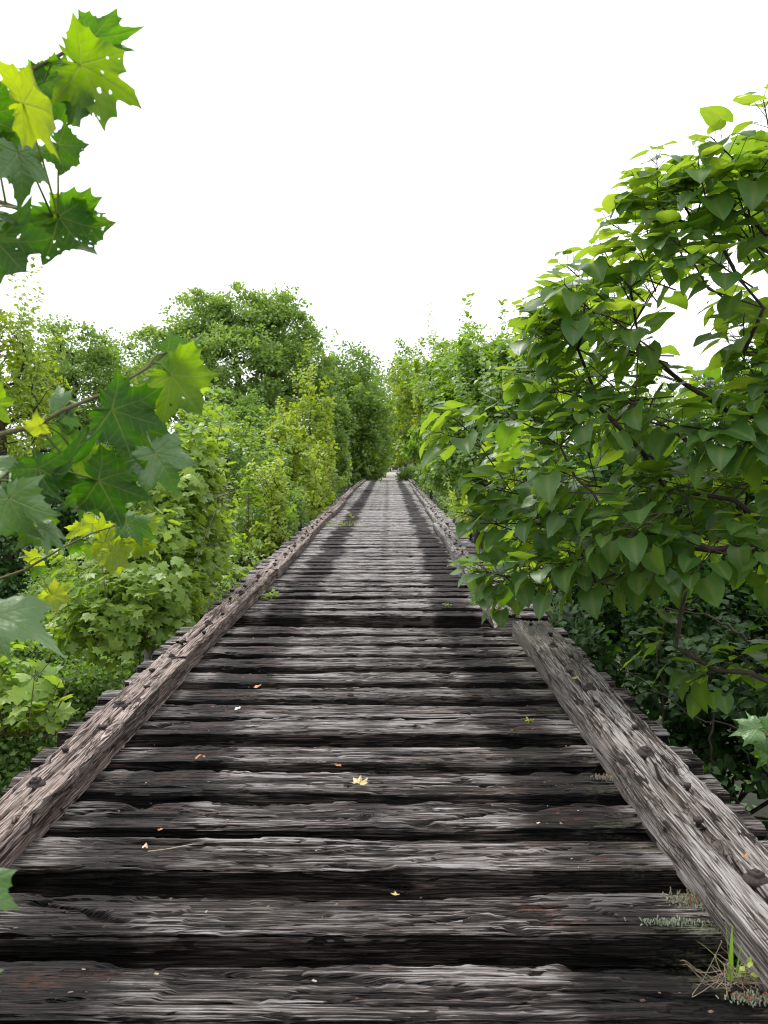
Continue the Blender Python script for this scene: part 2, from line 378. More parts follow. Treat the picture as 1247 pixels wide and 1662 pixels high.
    if axis == 'x': V = np.stack([A, B, Zz], -1)
    else: V = np.stack([-B, A, Zz], -1)
    Q = grid_quads(nx, n_p, wrap=True)
    if axis == 'y': pass
    guv = np.stack([A + uoff, Sg + voff, st], -1)
    extra = [np.broadcast_to(cre[None] * cre_side, A.shape).ravel(), (np.zeros_like(A) if lichen is None else lichen(A, S)).ravel(), (np.zeros_like(A) if rust is None else rust(A, S)).ravel()]
    acc = Acc(); acc.add(V.reshape(-1, 3), quads=Q[:, ::-1], rnd=hv.ravel(), uv=guv.reshape(-1, 3))
    nbase = nx * n_p
    if cap:
        for ei, row in ((0, V[0]), (1, V[-1])):
            cen = row.mean(0); rings = [row, cen + (row - cen) * .93, cen + (row - cen) * .6, cen + (row - cen) * .25]
            dirv = (V[-1].mean(0) - V[0].mean(0)); dirv = dirv / np.linalg.norm(dirv) * (1 if ei else -1)
            CV = []
            for ri, rg_ in enumerate(rings):
                nzv = .012 * (fbm(rg_[:, 0] * 25 + rg_[:, 1] * 25, rg_[:, 2] * 60, seed + 40 + ei) - .5) * (ri > 0)
                CV.append(rg_ + dirv * (nzv + (.004 if ri else 0))[..., None] if ri else rg_)
            CV = np.concatenate(CV + [cen[None] + dirv * .004])
            Q2 = grid_quads(4, n_p, wrap=True); m_ = 3 * n_p
            T2 = np.stack([m_ + np.arange(n_p), m_ + (np.arange(n_p) + 1) % n_p, np.full(n_p, 4 * n_p)], -1)
            if not ei: Q2 = Q2[:, ::-1]; T2 = T2[:, ::-1]
            if ei == 0: Q2 = Q2[:, ::-1]; T2 = T2[:, ::-1]
            hvv = .35 + .4 * h2(CV[:, 1] * 90, CV[:, 2] * 90, seed)
            uvc = np.stack([CV[:, 1] * .8 + CV[:, 0] * .8 + uoff, CV[:, 2] * .7 + voff, 0 * CV[:, 0]], -1)
            acc.add(CV, tris=T2, quads=Q2, rnd=hvv, uv=uvc)
            for kx in range(3): extra[kx] = np.concatenate([extra[kx], np.full(len(CV), .35 if kx == 0 else 0)])
    o = acc.build(name, mat, parent, smooth=False)
    for nm, arr in zip(('cre', 'lic', 'rust'), extra):
        at = o.data.attributes.new(nm, 'FLOAT', 'POINT'); at.data.foreach_set('value', arr.astype(np.float32))
    o.data.polygons.foreach_set('use_smooth', np.full(len(o.data.polygons), dtop > .0115))
    o.location = loc
    return o

bridge = empty('timber_bridge', (0, 0, 0), 'old open-deck timber railway bridge of weathered crossties running straight to the far trees', 'bridge')
TIE_L, TIE_W, TIE_H, CX = 3.12, .236, .25, -.13
def stain_fn(y0, seed, strength=1.0):
    cl = -.91 - .06 * math.sin(y0 * .35); cr = .67 + .05 * math.sin(y0 * .5 + 1)
    wv = .15 + .05 * max(0, 1 - y0 / 14)
    def f(A, B):
        x = A + CX - TIE_L / 2
        n1 = .10 * (noise(x * 2, y0 * 3 + B * 6, seed) - .5) * 2; n2 = fbm(x * 3.5, B * 22 + y0 * 7, seed + 2, 3)
        s = 0
        for c_ in (cl, cr):
            s = s + (1 - sst(wv * .6, wv * 1.4, np.abs(x + .7 * n1 - c_))) * ((1.05 if y0 > 9 else .72 + .2 * math.sin(seed)) + .4 * n2)
        s = s + .30 * (1 - sst(.02, .10, np.abs(x + .05 + .4 * n1))) * (.4 + n2)
        ed = sst(.85, .0, np.abs(x - CX - 0)) * 0
        near = max(0, 1 - y0 / 7.5)
        s = s + near * .55 * sst(.43, .68, fbm(x * .8 + seed, B * 4 + seed, seed + 4, 3)) + .10 * near
        s = s + near * .25 * sst(.7, 1.25, np.abs(x - .1))
        out_ = sst(1.32, 1.42, np.abs(x - CX))
        s = s * (1 - .85 * out_)
        return np.clip(s * strength, 0, 1.2)
    return f
front_edges = [2.023, 2.395, 2.776, 3.11, 3.478, 3.811, 4.195, 4.51, 4.87, 5.235, 5.59, 5.93, 6.29, 6.675, 7.43, 7.79, 8.14, 8.51, 8.86]
tie_y = [1.31, 1.67] + front_edges
y = 9.225
while y < 51.75:
    tie_y.append(y); y += .357 + rng.uniform(-.014, .014)
    if 13.0 < y < 13.35: y += .14
tie_y = sorted([-.85, -.49, -.13, .23, .59, .95] + tie_y)
variants = []
NT = 0; rest = []
for i, y0 in enumerate(tie_y):
    seed = 11 + i * 5
    L = TIE_L + rng.uniform(-.05, .05); wdt = TIE_W + rng.uniform(-.012, .012)
    dx = rng.uniform(-.03, .03); dz = rng.uniform(-.008, .004); rz = rng.uniform(-.004, .004)
    locv = (CX - L / 2 + dx, y0 + wdt / 2, dz)
    if y0 < 1.5: nx, dt, ds = 160, .016, .03
    elif y0 < 3.2: nx, dt, ds = 620, .0052, .007
    elif y0 < 5: nx, dt, ds = 480, .0065, .011
    elif y0 < 9.3: nx, dt, ds = 300, .010, .02
    elif y0 < 14: nx, dt, ds = 160, .02, .05
    else: nx, dt, ds = 0, 0, 0
    if nx:
        kn = []
        for k in range(rng.integers(0, 3)): kn.append((rng.uniform(.5, L - .4), TIE_H + rng.uniform(.04, .2), rng.uniform(.022, .04)))
        if rng.random() < .5: kn.append((rng.uniform(.6, 2.6), TIE_H + wdt + rng.uniform(.04, .1), .025))
        if abs(y0 - 3.11) < .01: kn = [(TIE_L / 2 + .05, TIE_H + .12, .045), (TIE_L / 2 + .30, TIE_H + .05, .03)]
        if abs(y0 - 2.776) < .01: kn = [(TIE_L / 2 + .17, TIE_H + wdt + .06, .028)]
        if abs(y0 - 2.395) < .01 or abs(y0 - 2.023) < .01: kn = []
        li = None; ru = None
        if abs(y0 - 2.395) < .01: li = lambda A, S: sst(.6, .05, np.abs(A - 2.72) / .5) * sst(.4, .6, noise(A * 9, S * 20, 5))
        elif y0 < 6.5 and y0 > 1.5: li = (lambda sd: lambda A, S: .5 * sst(.22, .0, np.abs(A - 2.62)) * sst(.5, .7, noise(A * 12, S * 22, sd)))(seed)
        rxs = [(rng.choice([.72, .86, 2.2, 2.38]) + rng.uniform(-.05, .05), TIE_H + rng.uniform(.05, .19)) for _ in range(3)]
        ru = (lambda rx: lambda A, S: np.clip(sum(np.exp(-((A - r_[0]) / .06) ** 2 - ((S - r_[1]) / .022) ** 2) for r_ in rx) * 1.4, 0, 1))(rxs)
        o = beam('crosstie', M['tie'], L, wdt, TIE_H, nx, dt, ds, seed, knots=kn, stain=stain_fn(y0, seed, 1 + .4 * min(1, max(0, (y0 - 5) / 8))), lichen=li, rust=ru, parent=bridge, loc=locv, rough=rng.uniform(.6, 1.5), tone_lift=.05 + .42 * min(1, max(0, (y0 - 2.5) / 10)))  # ties get paler with distance along the deck
        o.rotation_euler[2] = rz
    else:
        if len(variants) < 12:
            o = beam('crosstie', M['tie'], L, wdt, TIE_H, 110, .022, .08, seed, stain=stain_fn(16, seed, 1.5), parent=bridge, loc=locv, tone_lift=.62)
            variants.append((o.data, L, wdt)); o.rotation_euler[2] = rz
        elif NT < 100:
            me_, L_, w_ = variants[int(rng.integers(0, len(variants)))]
            o = bpy.data.objects.new('crosstie', me_); COL.objects.link(o); o.parent = bridge
            o.location = (CX - L_ / 2 + dx, y0 + w_ / 2, dz); o.rotation_euler[2] = rz
        else: rest.append((y0, dx, dz)); continue
    NT += 1
# the farthest ties as one part
acc = Acc(); ext = []
for (y0, dx, dz) in rest:
    me_, L_, w_ = variants[int(rng.integers(0, len(variants)))]
    n = len(me_.vertices); v = np.zeros(n * 3, np.float32); me_.vertices.foreach_get('co', v); v = v.reshape(-1, 3) + np.array([CX - L_ / 2 + dx, y0 + w_ / 2, dz])
    li_ = np.zeros(len(me_.loops), np.int32); me_.loops.foreach_get('vertex_index', li_)
    ls = np.zeros(len(me_.polygons), np.int32); me_.polygons.foreach_get('loop_start', ls); lt = np.zeros(len(me_.polygons), np.int32); me_.polygons.foreach_get('loop_total', lt)
    T = np.stack([li_[ls[lt == 3] + k] for k in range(3)], -1); Q = np.stack([li_[ls[lt == 4] + k] for k in range(4)], -1)
    r_ = np.zeros(n, np.float32); me_.attributes['rnd'].data.foreach_get('value', r_)
    u_ = np.zeros(n * 3, np.float32); me_.attributes['guv'].data.foreach_get('vector', u_)
    c_ = np.zeros(n, np.float32); me_.attributes['cre'].data.foreach_get('value', c_); ext.append(c_)
    acc.add(v, tris=T, quads=Q, rnd=r_, uv=u_.reshape(-1, 3) + np.array([y0, y0, 0]) * [1, 1, 0])
o = acc.build('crosstie', M['tie'], bridge, smooth=True); o['kind'] = 'stuff'
at = o.data.attributes.new('cre', 'FLOAT', 'POINT'); at.data.foreach_set('value', np.concatenate(ext))

# guard timbers
def iron_bolt(kind):
    """square-headed iron bolt, with or without its cast washer"""
    a = Acc()
    def lathe(prof, n, rot=0):
        th = np.arange(n) / n * 2 * math.pi + rot
        V = np.array([[(r * math.cos(t), r * math.sin(t), z) for t in th] for r, z in prof]).reshape(-1, 3)
        a.add(V, quads=grid_quads(len(prof), n, wrap=True))
    if kind == 'bolt':
        lathe([(.038, -.004), (.038, .004), (.035, .008), (.026, .015), (.0, .016)], 20)
        lathe([(.025, .010), (.025, .024), (.023, .027), (.010, .027), (.010, .032), (0, .033)], 4, .4)
    else:
        lathe([(.010, -.01), (.010, .008), (.018, .009), (.019, .020), (.017, .023), (0, .024)], 4, .3)
    return a
BK = {}
for k_ in ('bolt', 'spike'):
    BK[k_] = iron_bolt(k_)
def bolts(guard, y_a, y_b, xc, top, seed):
    first = {}
    for i, y0 in enumerate(tie_y):
        yc = y0 + .118
        if not (y_a + .04 < yc < y_b - .04) or yc < .8: continue
        r = h2(i, seed, 5)
        kind = 'bolt' if (i + seed) % 3 == 0 else 'spike'
        off = .0 if kind == 'bolt' else (.045 if i % 2 else -.035) + (r - .5) * .02
        if kind not in proto: 
            o = BK[kind].build('bolt' if kind == 'bolt' else 'spike', M['iron'], guard); proto[kind] = o.data
        else:
            o = bpy.data.objects.new('bolt' if kind == 'bolt' else 'spike', proto[kind]); COL.objects.link(o); o.parent = guard
        o.location = (xc + off - guard.location[0], yc + (r - .5) * .05 - guard.location[1], top - .012 - guard.location[2])
        o.rotation_euler = ((r - .5) * .2, (r - .4) * .25, r * 6)
proto = {}
GH = .122
def guard(y_a, y_b, x_in, wd, side, seed, near, knots=(), split=None, end0=None, end1=None, mat='guard', lichen=None, stain=None):
    L = y_b - y_a; xc = x_in + side * wd / 2
    nx = int(L * (130 if near == 0 else 55 if near == 1 else 16)); dt = (.006, .014, .035)[near]; ds = (.008, .025, .08)[near]
    o = beam('guard_timber', M[mat], L, wd, GH, max(nx, 20), dt, ds, seed, axis='y', knots=knots, split=split, tone_lift=.06 if near == 0 else .14, end0=end0, end1=end1, cap=(end0 is None and end1 is None) or seed == 409, rough=.6,
             parent=bridge, loc=(xc, y_a, GH - .004 + (0 if near == 0 else rng.uniform(-.012, .02))), stain=stain, lichen=lichen, cre_side=.38, chip=.55)
    bolts(o, y_a, y_b, xc, GH, seed)
    return o
def lap(y_near, y_far, ya):     # b>0 is the -X (outer, on the left) half
    return lambda b, z: np.where(b > 0, y_far - ya, y_near - ya)
wl = .192
# left side: near timber, halved splice, long second timber, then the run to the far bank
ya = -.9
guard(ya, 5.4, -1.295, wl, -1, 301, 0, knots=[(2.95 - ya, GH + .05, .035), (3.9 - ya, GH + .17, .05), (3.45 - ya, GH + .215, .03)], split=[(GH + .11, .007, .03, 1.0, 6.2)], end1=lap(5.325, 5.785, ya))
ya = 5.345
guard(ya, 9.6, -1.29, wl, -1, 307, 0, split=[(GH + .09, .012, .03, 0, 3.9)], end0=lap(5.352, 5.815, ya)).location.z += .010
prev = 9.62
sg = 313
for ln in (4.6, 5.4, 6.2, 7.0, 7.6, 8.0, 3.4):
    nx_ = min(prev + ln, 51.9)
    guard(prev + .05, nx_, -1.255 - rng.uniform(0, .06) - .1 * (prev > 25), wl - .01, -1, sg, 1 if prev < 16 else 2, split=[(GH + .1, .014, .02, 0, ln)]); sg += 6; prev = nx_
# right side
ya = -.9
guard(ya, 6.62, .985, .285, 1, 402, 0, mat='guard_r', knots=[(2.75 - ya, GH + .12, .03)], split=[(GH + .125, .008, .034, .6, 6.6), (GH + .2, .005, .015, 2.5, 4.6)],
      lichen=lambda A, S: .55 * sst(6.3, 7.0, A) * sst(.4, .6, noise(A * 7, S * 22, 5)), stain=lambda A, B: .35 * sst(6.3, 6.9, A))
rag = lambda b, z: .10 * noise(b * 45, z * 40, 77) * (1 + 1.5 * (b > 0)) + .08 * noise(b * 12, z * 9, 7)
guard(6.74, 11.8, .87, .22, 1, 409, 0, mat='guard_r', split=[(GH + .1, .01, .03, 0, 4)], end0=rag, stain=lambda A, B: .5 * sst(.8, 0, A))
prev = 11.8; sg = 414
for ln in (4.8, 5.6, 6.4, 7.2, 8.0, 8.2):
    nx_ = min(prev + ln, 51.9)
    guard(prev + .035, nx_, .86 + rng.uniform(0, .05) + .012 * max(0, prev - 10) * .8, .23, 1, sg, 1 if prev < 16 else 2, mat='guard_r', split=[(GH + .1, .014, .02, 0, ln)]); sg += 6; prev = nx_

# stringers, bents and bracing below the deck
def box(acc, x0, x1, y0, y1, z0, z1):
    v = [(x, y, z) for x in (x0, x1) for y in (y0, y1) for z in (z0, z1)]
    acc.add(v, quads=[(0, 1, 3, 2), (4, 6, 7, 5), (0, 4, 5, 1), (2, 3, 7, 6), (0, 2, 6, 4), (1, 5, 7, 3)])
for xc in (-.95, -.62, .42, .75):
    a = Acc(); box(a, xc - .1, xc + .1, -1.2, 52.2, -.68, -.265); a.build('stringer', M['timber'], bridge)
for k in range(13):
    yb = .4 + k * 4.1
    zb = float(gz(0, yb)) - .3
    a = Acc(); box(a, -1.75, 1.5, yb - .15, yb + .15, -.985, -.685); a.build('bent_cap', M['timber'], bridge)
    if zb > -1.3: continue
    for xt, xb in ((-1.45, -2.1), (-.75, -.8), (.55, .6), (1.2, 1.85)):
        a = Acc(); tube(a, [(xt, yb, -.99), (xb, yb, zb)], .15, 12); a.build('post', M['timber'], bridge)
    a = Acc(); tube(a, [(-1.6, yb - .2, -1.0), (1.6, yb - .2, zb + .8)], .07, 4); a.build('cross_brace', M['timber'], bridge)

# ------------------------------------------------------------------ leaves
def leaf_heart(nr=7, curl=.2, fold=.25, wave=.05):
    t = np.linspace(0, 1, nr)[:, None]; c = np.linspace(-1, 1, 7)[None]
    hw = .5 * 1.95 * (1 - t) ** .88 * (t + .06) ** .36
    hw = hw * (t < .999)
    x = t - .20 * c * c * (1 - t) ** 5
    y = c * hw
    z = fold * np.abs(y) - curl * t ** 2 + wave * np.sin(9 * t + 2 * c) * np.abs(c) * .4
    V = np.stack([x + 0 * y, y, z], -1).reshape(-1, 3)
    vein = np.exp(-(np.abs(c) / .09) ** 2) + 0 * t
    return V, grid_quads(nr, 7), None, np.stack([x + 0 * y, y, vein], -1).reshape(-1, 3)
def leaf_oval(nr=4, curl=.15, fold=.25, wd=.42):
    t = np.linspace(0, 1, nr)[:, None]; c = np.array([[-1, 0, 1.]])
    hw = wd * np.sin(math.pi * np.clip(t, .02, .98) ** .8); y = c * hw
    V = np.stack([t + 0 * y, y, fold * np.abs(y) - curl * t * t + 0 * y], -1).reshape(-1, 3)
    return V, grid_quads(nr, 3), None, V * [1, 1, 0]
def leaf_card(curl=.1):
    V = np.array([(0, 0, 0), (.45, .36, .06), (1, 0, -curl), (.5, -.36, .06)], float)
    return V, np.array([(0, 3, 2, 1)]), None, V * [1, 1, 0]
SYC = [(0, 1.0), (12, .76), (20, .66), (30, .76), (47, .95), (60, .74), (71, .62), (85, .70), (102, .76), (120, .52), (140, .42), (165, .22), (180, .05)]
def leaf_lobed(kind='low', curl=.2, fold=.1, seed=0):
    if kind == 'low':
        k = [(0, 1), (23, .56), (47, .92), (73, .5), (104, .7), (140, .36), (180, .06)]
    else: k = SYC
    ang = [-a_ for a_, _ in k[::-1][1:]] + [a_ for a_, _ in k[1:]]
    k2 = [(-a_, r) for a_, r in k[::-1][:-1]] + k[:-1] if False else [(-a_, r) for a_, r in k[::-1][1:]][0:0]
    full = [(-a_, r) for a_, r in reversed(k[1:-1])] + k[:-1] + [k[-1]]
    V = [(0, 0, 0)]
    for a_, r in full: V.append((r * math.cos(R(a_)), r * math.sin(R(a_)), 0))
    V = np.array(V, float)
    V[:, 2] = -curl * (V[:, 0] ** 2 + .6 * V[:, 1] ** 2) + fold * np.abs(np.sin(np.arctan2(V[:, 1], V[:, 0]) * 3.8)) * np.hypot(V[:, 0], V[:, 1])
    V[0, 2] = 0; n = len(full)
    T = np.array([(0, i, i % n + 1) for i in range(1, n + 1)])
    vein = np.zeros(len(V)); 
    return V / [1.25, 1.25, 1.25] , None, T, np.stack([V[:, 0], V[:, 1], vein], -1)

def scatter(acc, templates, P, X, Nn, S, rn):
    """leaves at P with blade axis X, normal Nn, length S"""
    X = norm(X); Nn = norm(Nn - (Nn * X).sum(-1, keepdims=True) * X); Yv = np.cross(Nn, X)
    pick = rng.integers(0, len(templates), len(P))
    for k, (V, Q, T, uv) in enumerate(templates):
        m = pick == k
        if not m.any(): continue
        Rm = np.stack([X[m], Yv[m], Nn[m]], -1)
        n = int(m.sum()); nv = len(V)
        VV = np.einsum('nij,vj->nvi', Rm, V) * S[m][:, None, None] + P[m][:, None]
        off = (np.arange(n) * nv)[:, None, None]
        UV = uv[None] + np.stack([rng.uniform(0, 60, n), rng.uniform(0, 60, n), np.zeros(n)], -1)[:, None]
        acc.add(VV.reshape(-1, 3), quads=None if Q is None else (Q[None] + off).reshape(-1, 4), tris=None if T is None else (T[None] + off).reshape(-1, 3),
                rnd=np.repeat(rn[m], nv), uv=UV.reshape(-1, 3))
HEART = [leaf_heart(curl=c, fold=f, wave=w_) for c, f, w_ in ((.1, .12, .05), (.25, .2, .08), (.35, .08, .1), (.15, .35, .05), (.0, .1, .1), (.45, .2, .05))]
OVAL = [leaf_oval(4, c, f) for c, f in ((.1, .3), (.3, .2), (.0, .5))]
OVALN = [leaf_oval(3, c, f, .3) for c, f in ((.1, .3), (.3, .2))]
CARD = [leaf_card(.1), leaf_card(-.1), leaf_card(.3)]
LOBE = [leaf_lobed('low', c, f) for c, f in ((.1, .08), (.35, .12), (.2, -.1), (.5, .05))]
LOBEH = [leaf_lobed('hi', c, f) for c, f in ((.1, .08), (.35, .12), (.2, -.1), (.5, .05))]

def skeleton(acc, trunk, trad, targets, tip=.006, sides=5, sag=.12, keep=200, power=2.3):
    """branches grown from a trunk polyline to every target; nearer targets join first, radii by the pipe model"""
    trunk = np.asarray(trunk, float)
    d = np.concatenate([[0], np.cumsum(np.linalg.norm(np.diff(trunk, axis=0), axis=1))])
    n0 = max(5, int(d[-1] / .35)); tt = np.linspace(0, d[-1], n0)
    nodes = [np.array([np.interp(q, d, trunk[:, k]) for k in range(3)]) for q in tt]
    for q in range(1, n0 - 1): nodes[q] = nodes[q] + rng.normal(0, .03 * trad / .1, 3) * [1, 1, .2]
    par = [-1] + list(range(n0 - 1)); root_d = list(tt)
    targets = np.asarray(targets, float)
    top = nodes[-1]
    order = np.argsort(np.linalg.norm(targets - nodes[n0 // 2], axis=1)) if len(targets) else []
    for i in order:
        T = targets[i]; A = np.array(nodes); dd = np.linalg.norm(A - T, axis=1)
        up = np.clip((A[:, 2] - T[2]) / np.maximum(dd, .01), -1, 1)
        cost = dd * (1 + .8 * np.clip(up + .1, 0, 1)) + .28 * np.array(root_d)
        low = np.arange(len(A)) < n0 * .3; cost = cost + np.where(low, 2.0, 0) * trad * 8
        j = int(np.argmin(cost)); L = dd[j]
        m = max(1, int(L / .35)); prev = j; p0 = A[j]
        side = rng.normal(0, 1, 3) * L * .07
        for s in range(1, m + 1):
            u = s / m; p = p0 + (T - p0) * u + side * math.sin(math.pi * u) + np.array([0, 0, sag * L * math.sin(math.pi * u) * .5])
            nodes.append(p); par.append(prev); root_d.append(root_d[prev] + L / m); prev = len(nodes) - 1
    n = len(nodes); wgt = np.zeros(n); kids = [[] for _ in range(n)]
    for i in range(n):
        if par[i] >= 0: kids[par[i]].append(i)
    for i in range(n - 1, -1, -1):
        if not kids[i]: wgt[i] = 1
        if par[i] >= 0: wgt[par[i]] += wgt[i]
    rad = tip * wgt ** (1 / power)
    sc = trad / max(rad[0], 1e-6); rad = tip + (rad - tip) * (trad - tip) / max(rad[0] - tip, 1e-6)
    # chains
    A = np.array(nodes); start = [0]
    done = set()
    stack = [(0, None)]
    while stack:
        s0, p = stack.pop(); ch = ([p] if p is not None else []) + [s0]
        cur = s0
        while kids[cur]:
            ks = sorted(kids[cur], key=lambda q: -wgt[q])
            for q in ks[1:]: stack.append((q, cur))
            cur = ks[0]; ch.append(cur)
        if len(ch) < 2: continue
        r = rad[ch].copy()
        if p is not None: r[0] = r[1]
        tube(acc, A[ch], r, sides if r[0] < .03 else sides + 3)
    return A

def rdir(n):
    return norm(rng.normal(0, 1, (n, 3)))

def make_tree(name, label, cat, root, lumps, mat, kind='card', n_cl=60, per=120, size=.12, spread=.45, trad=.12, bark='bark', mode='cloud', trunk=None,
              group=None, limbs=70, droop=.15, hollow=.45, shoot=.8, up=.5, tip=.008, rr=(0, 1), clear=True, clear_r=1.35, clear_z=9):
    """tree or shrub: trunk (with its limbs) and crown"""
    root = np.array(root, float)
    t = empty(name, tuple(root), label, cat, group)
    lumps = np.array(lumps, float)
    vol = lumps[:, 3] * lumps[:, 4] + lumps[:, 4] * lumps[:, 5] + lumps[:, 3] * lumps[:, 5]; pr = vol / vol.sum()
    li = rng.choice(len(lumps), n_cl, p=pr)
    d = rdir(n_cl); rad = hollow + (1 - hollow) * rng.random(n_cl) ** .6
    rad = rad * (1 + .18 * np.sin(d[:, 0] * 5 + li) * np.cos(d[:, 2] * 4 + li * 2))
    C = lumps[li, :3] + d * rad[:, None] * lumps[li, 3:]
    if clear:      # no clump of leaves over the deck
        for _ in range(6):
            b_ = (C[:, 0] > -1.8) & (C[:, 0] < clear_r) & (C[:, 1] < 52.5) & ((C[:, 2] < clear_z) | (C[:, 0] < 0)); C[b_, 0] = C[b_, 0] + np.where(C[b_, 0] < 0, -1, 1) * .35
        C = C[~((C[:, 0] > -1.8) & (C[:, 0] < clear_r) & (C[:, 1] < 52.5) & ((C[:, 2] < clear_z) | (C[:, 0] < 0)))]
        d = d[:len(C)]; li = li[:len(C)]; n_cl = len(C)
    acc = Acc()
    tpl = {'card': CARD, 'oval': OVAL, 'narrow': OVALN, 'lobe': LOBE, 'lobeh': LOBEH, 'heart': HEART}[kind]
    n = n_cl * per; ci = np.repeat(np.arange(n_cl), per)
    tone = np.clip(rng.normal(.5, .22, n_cl), 0, 1)
    if mode == 'cloud':
        sp = spread * (.6 + .8 * rng.random(n_cl))
        off = rng.normal(0, 1, (n, 3)) * sp[ci][:, None] * [.5, .5, .3]
        # three leafy sub-twigs inside every clump
        sub = rng.normal(0, .55, (n_cl, 5, 3)) * [1, 1, .6]
        si = rng.integers(0, 5, n); off = off * .55 + sub[ci, si] * sp[ci][:, None] * .75
        P = C[ci] + off
        outw = norm(off + .6 * d[ci] * sp[ci][:, None])
        X = outw + rng.normal(0, .5, (n, 3)) + [0, 0, -droop]
        Nn = np.array([0, 0, up]) + .55 * outw + rng.normal(0, .45, (n, 3))
    else:   # leafy shoots
        ax = norm(d * [.8, .8, .5] + [0, 0, up * 1.4] + rng.normal(0, .25, (n_cl, 3)))
        u = rng.random(n) ** .8; ln = shoot * (.5 + .7 * rng.random(n_cl) + 1.3 * (rng.random(n_cl) > .86)); ax = norm(ax + np.array([0, 0, .9]) * (ln > shoot * 1.4)[:, None])
        q = rdir(n); q = norm(q - (q * ax[ci]).sum(-1, keepdims=True) * ax[ci])
        wd_ = size * (1.1 - .55 * u)
        P = C[ci] + ax[ci] * (u * ln[ci])[:, None] + q * (wd_ * rng.uniform(.1, 1.2, n))[:, None] + rng.normal(0, .03, (n, 3)) * spread
        X = q + ax[ci] * .45 + [0, 0, -droop] + rng.normal(0, .3, (n, 3))
        Nn = ax[ci] * .6 + np.array([0, 0, .6]) + rng.normal(0, .35, (n, 3))
        P = P
    if clear:
        bad = (P[:, 0] > -1.72 - .15 * rng.random(n)) & (P[:, 0] < clear_r + .15 * rng.random(n)) & (P[:, 1] < 52.5) & (P[:, 2] > -1.1) & ((P[:, 2] < clear_z) | (P[:, 0] < 0))
        kp = ~bad; P, X, Nn, ci = P[kp], X[kp], Nn[kp], ci[kp]; n = len(P)
    S = size * rng.uniform(.55, 1.2, n)
    rn = np.clip(np.clip(tone[ci] * .6 + rng.uniform(-.2, .6, n), 0, 1) * (rr[1] - rr[0]) + rr[0], 0, 1)
    scatter(acc, tpl, P, X, Nn, S, rn)
    o = acc.build('crown', M[mat], t, off=root)
    tw = Acc()
    cen = (lumps[:, :3] * pr[:, None]).sum(0)
    if clear and cen[1] < 53 and -2.4 < cen[0] < 2.2: cen[0] = -2.4 if cen[0] < 0 else 2.2
    ztop = 0; ztop = (lumps[:, 2]).max()
    if trunk is None:
        trunk = [root, root + (cen - root) * [.2, .2, .35], root + (cen - root) * [.6, .6, .7], [cen[0], cen[1], ztop]]
    tg = C[rng.permutation(n_cl)[:limbs]]
    skeleton(tw, trunk, trad, tg, tip=tip)
    if mode != 'cloud':
        for i in rng.permutation(n_cl)[:120]:
            tube(tw, [C[i], C[i] + ax[i] * ln[i] * .5, C[i] + ax[i] * ln[i]], [.005, .004, .002], 4)
    tw.build('trunk', M[bark], t, off=root, smooth=True)
    return t

def px_lumps(lst):
    """(px, py, depth, half width px, half height px[, depth radius]) -> crown lumps at their real place and size"""
    o = []
    for l in lst:
        c = W(l[0], l[1], l[2]); s = l[2] / FPX
        rx = l[3] * s; rz = l[4] * s; ry = l[5] if len(l) > 5 else (rx + rz) / 2
        o.append((c[0], c[1], c[2], rx, ry, rz))
    return o
def base_at(px, D, dx=0):
    p = W(px, 743, D)
    if D < 53 and -2.5 < p[0] < 2.3: p[0] = -2.5 if p[0] < 0 else 2.3
    return (p[0] + dx, p[1], float(gz(p[0] + dx, p[1])) - .1)
def T(name, label, cat, px, D, lst, mat, **kw):
    return make_tree(name, label, cat, base_at(px, D), px_lumps(lst), mat, **kw)

# ---- far and middle distance, left of the deck
T('tall_tree', 'tall broad green tree with a domed crown, highest on the left skyline', 'tree', 385, 38,
  [(330, 530, 38, 62, 52), (400, 520, 38, 70, 44), (455, 545, 39, 62, 60), (290, 580, 37, 62, 55), (375, 600, 36, 90, 70), (480, 610, 38, 62, 60), (400, 690, 36, 90, 60), (255, 640, 36, 50, 50)],
  'mid', n_cl=470, per=120, size=.17, spread=.6, trad=.3, limbs=150, rr=(.15, 1))
T('bushy_tree', 'deeper green rounded tree standing before the foot of the tall domed tree', 'tree', 385, 29,
  [(385, 690, 29, 60, 60), (350, 740, 29, 60, 60), (420, 760, 29, 50, 60), (390, 830, 28, 70, 50)], 'mid', n_cl=200, per=120, size=.13, spread=.45, trad=.18, rr=(0, .35))
T('woodland_tree', 'mid green tree at the left skyline between the frame edge and the tall domed tree', 'tree', 140, 30,
  [(130, 575, 30, 50, 50), (80, 590, 31, 50, 50), (180, 610, 31, 40, 50), (120, 650, 30, 90, 60), (60, 700, 29, 80, 60), (190, 700, 30, 60, 60)], 'mid', n_cl=240, per=110, size=.14, spread=.5, trad=.2, limbs=110, rr=(.1, .9))
T('slender_tree', 'pale yellow-green loose tree at the far left edge of the view', 'tree', 15, 17,
  [(20, 540, 17, 35, 45), (0, 600, 17, 55, 60), (40, 640, 17, 38, 50), (-20, 700, 17, 80, 60)], 'lime', n_cl=110, per=60, size=.12, mode='shoot', shoot=.7, trad=.1, limbs=90, rr=(0, .8))
T('woodland_tree', 'green tree filling the gap between the woodland and the tall domed tree', 'tree', 215, 42,
  [(205, 590, 42, 40, 45), (230, 640, 42, 60, 60), (190, 680, 42, 60, 60)], 'mid', n_cl=110, per=90, size=.17, spread=.6, trad=.22, rr=(0, .6))
T('woodland_tree', 'dark tree just right of the tall domed tree on the far bank', 'tree', 530, 56,
  [(520, 590, 56, 42, 45), (560, 605, 56, 38, 45), (500, 650, 55, 50, 60), (560, 670, 55, 60, 60), (520, 730, 55, 80, 50)], 'mid', n_cl=190, per=90, size=.22, spread=.85, trad=.25, rr=(0, .45))
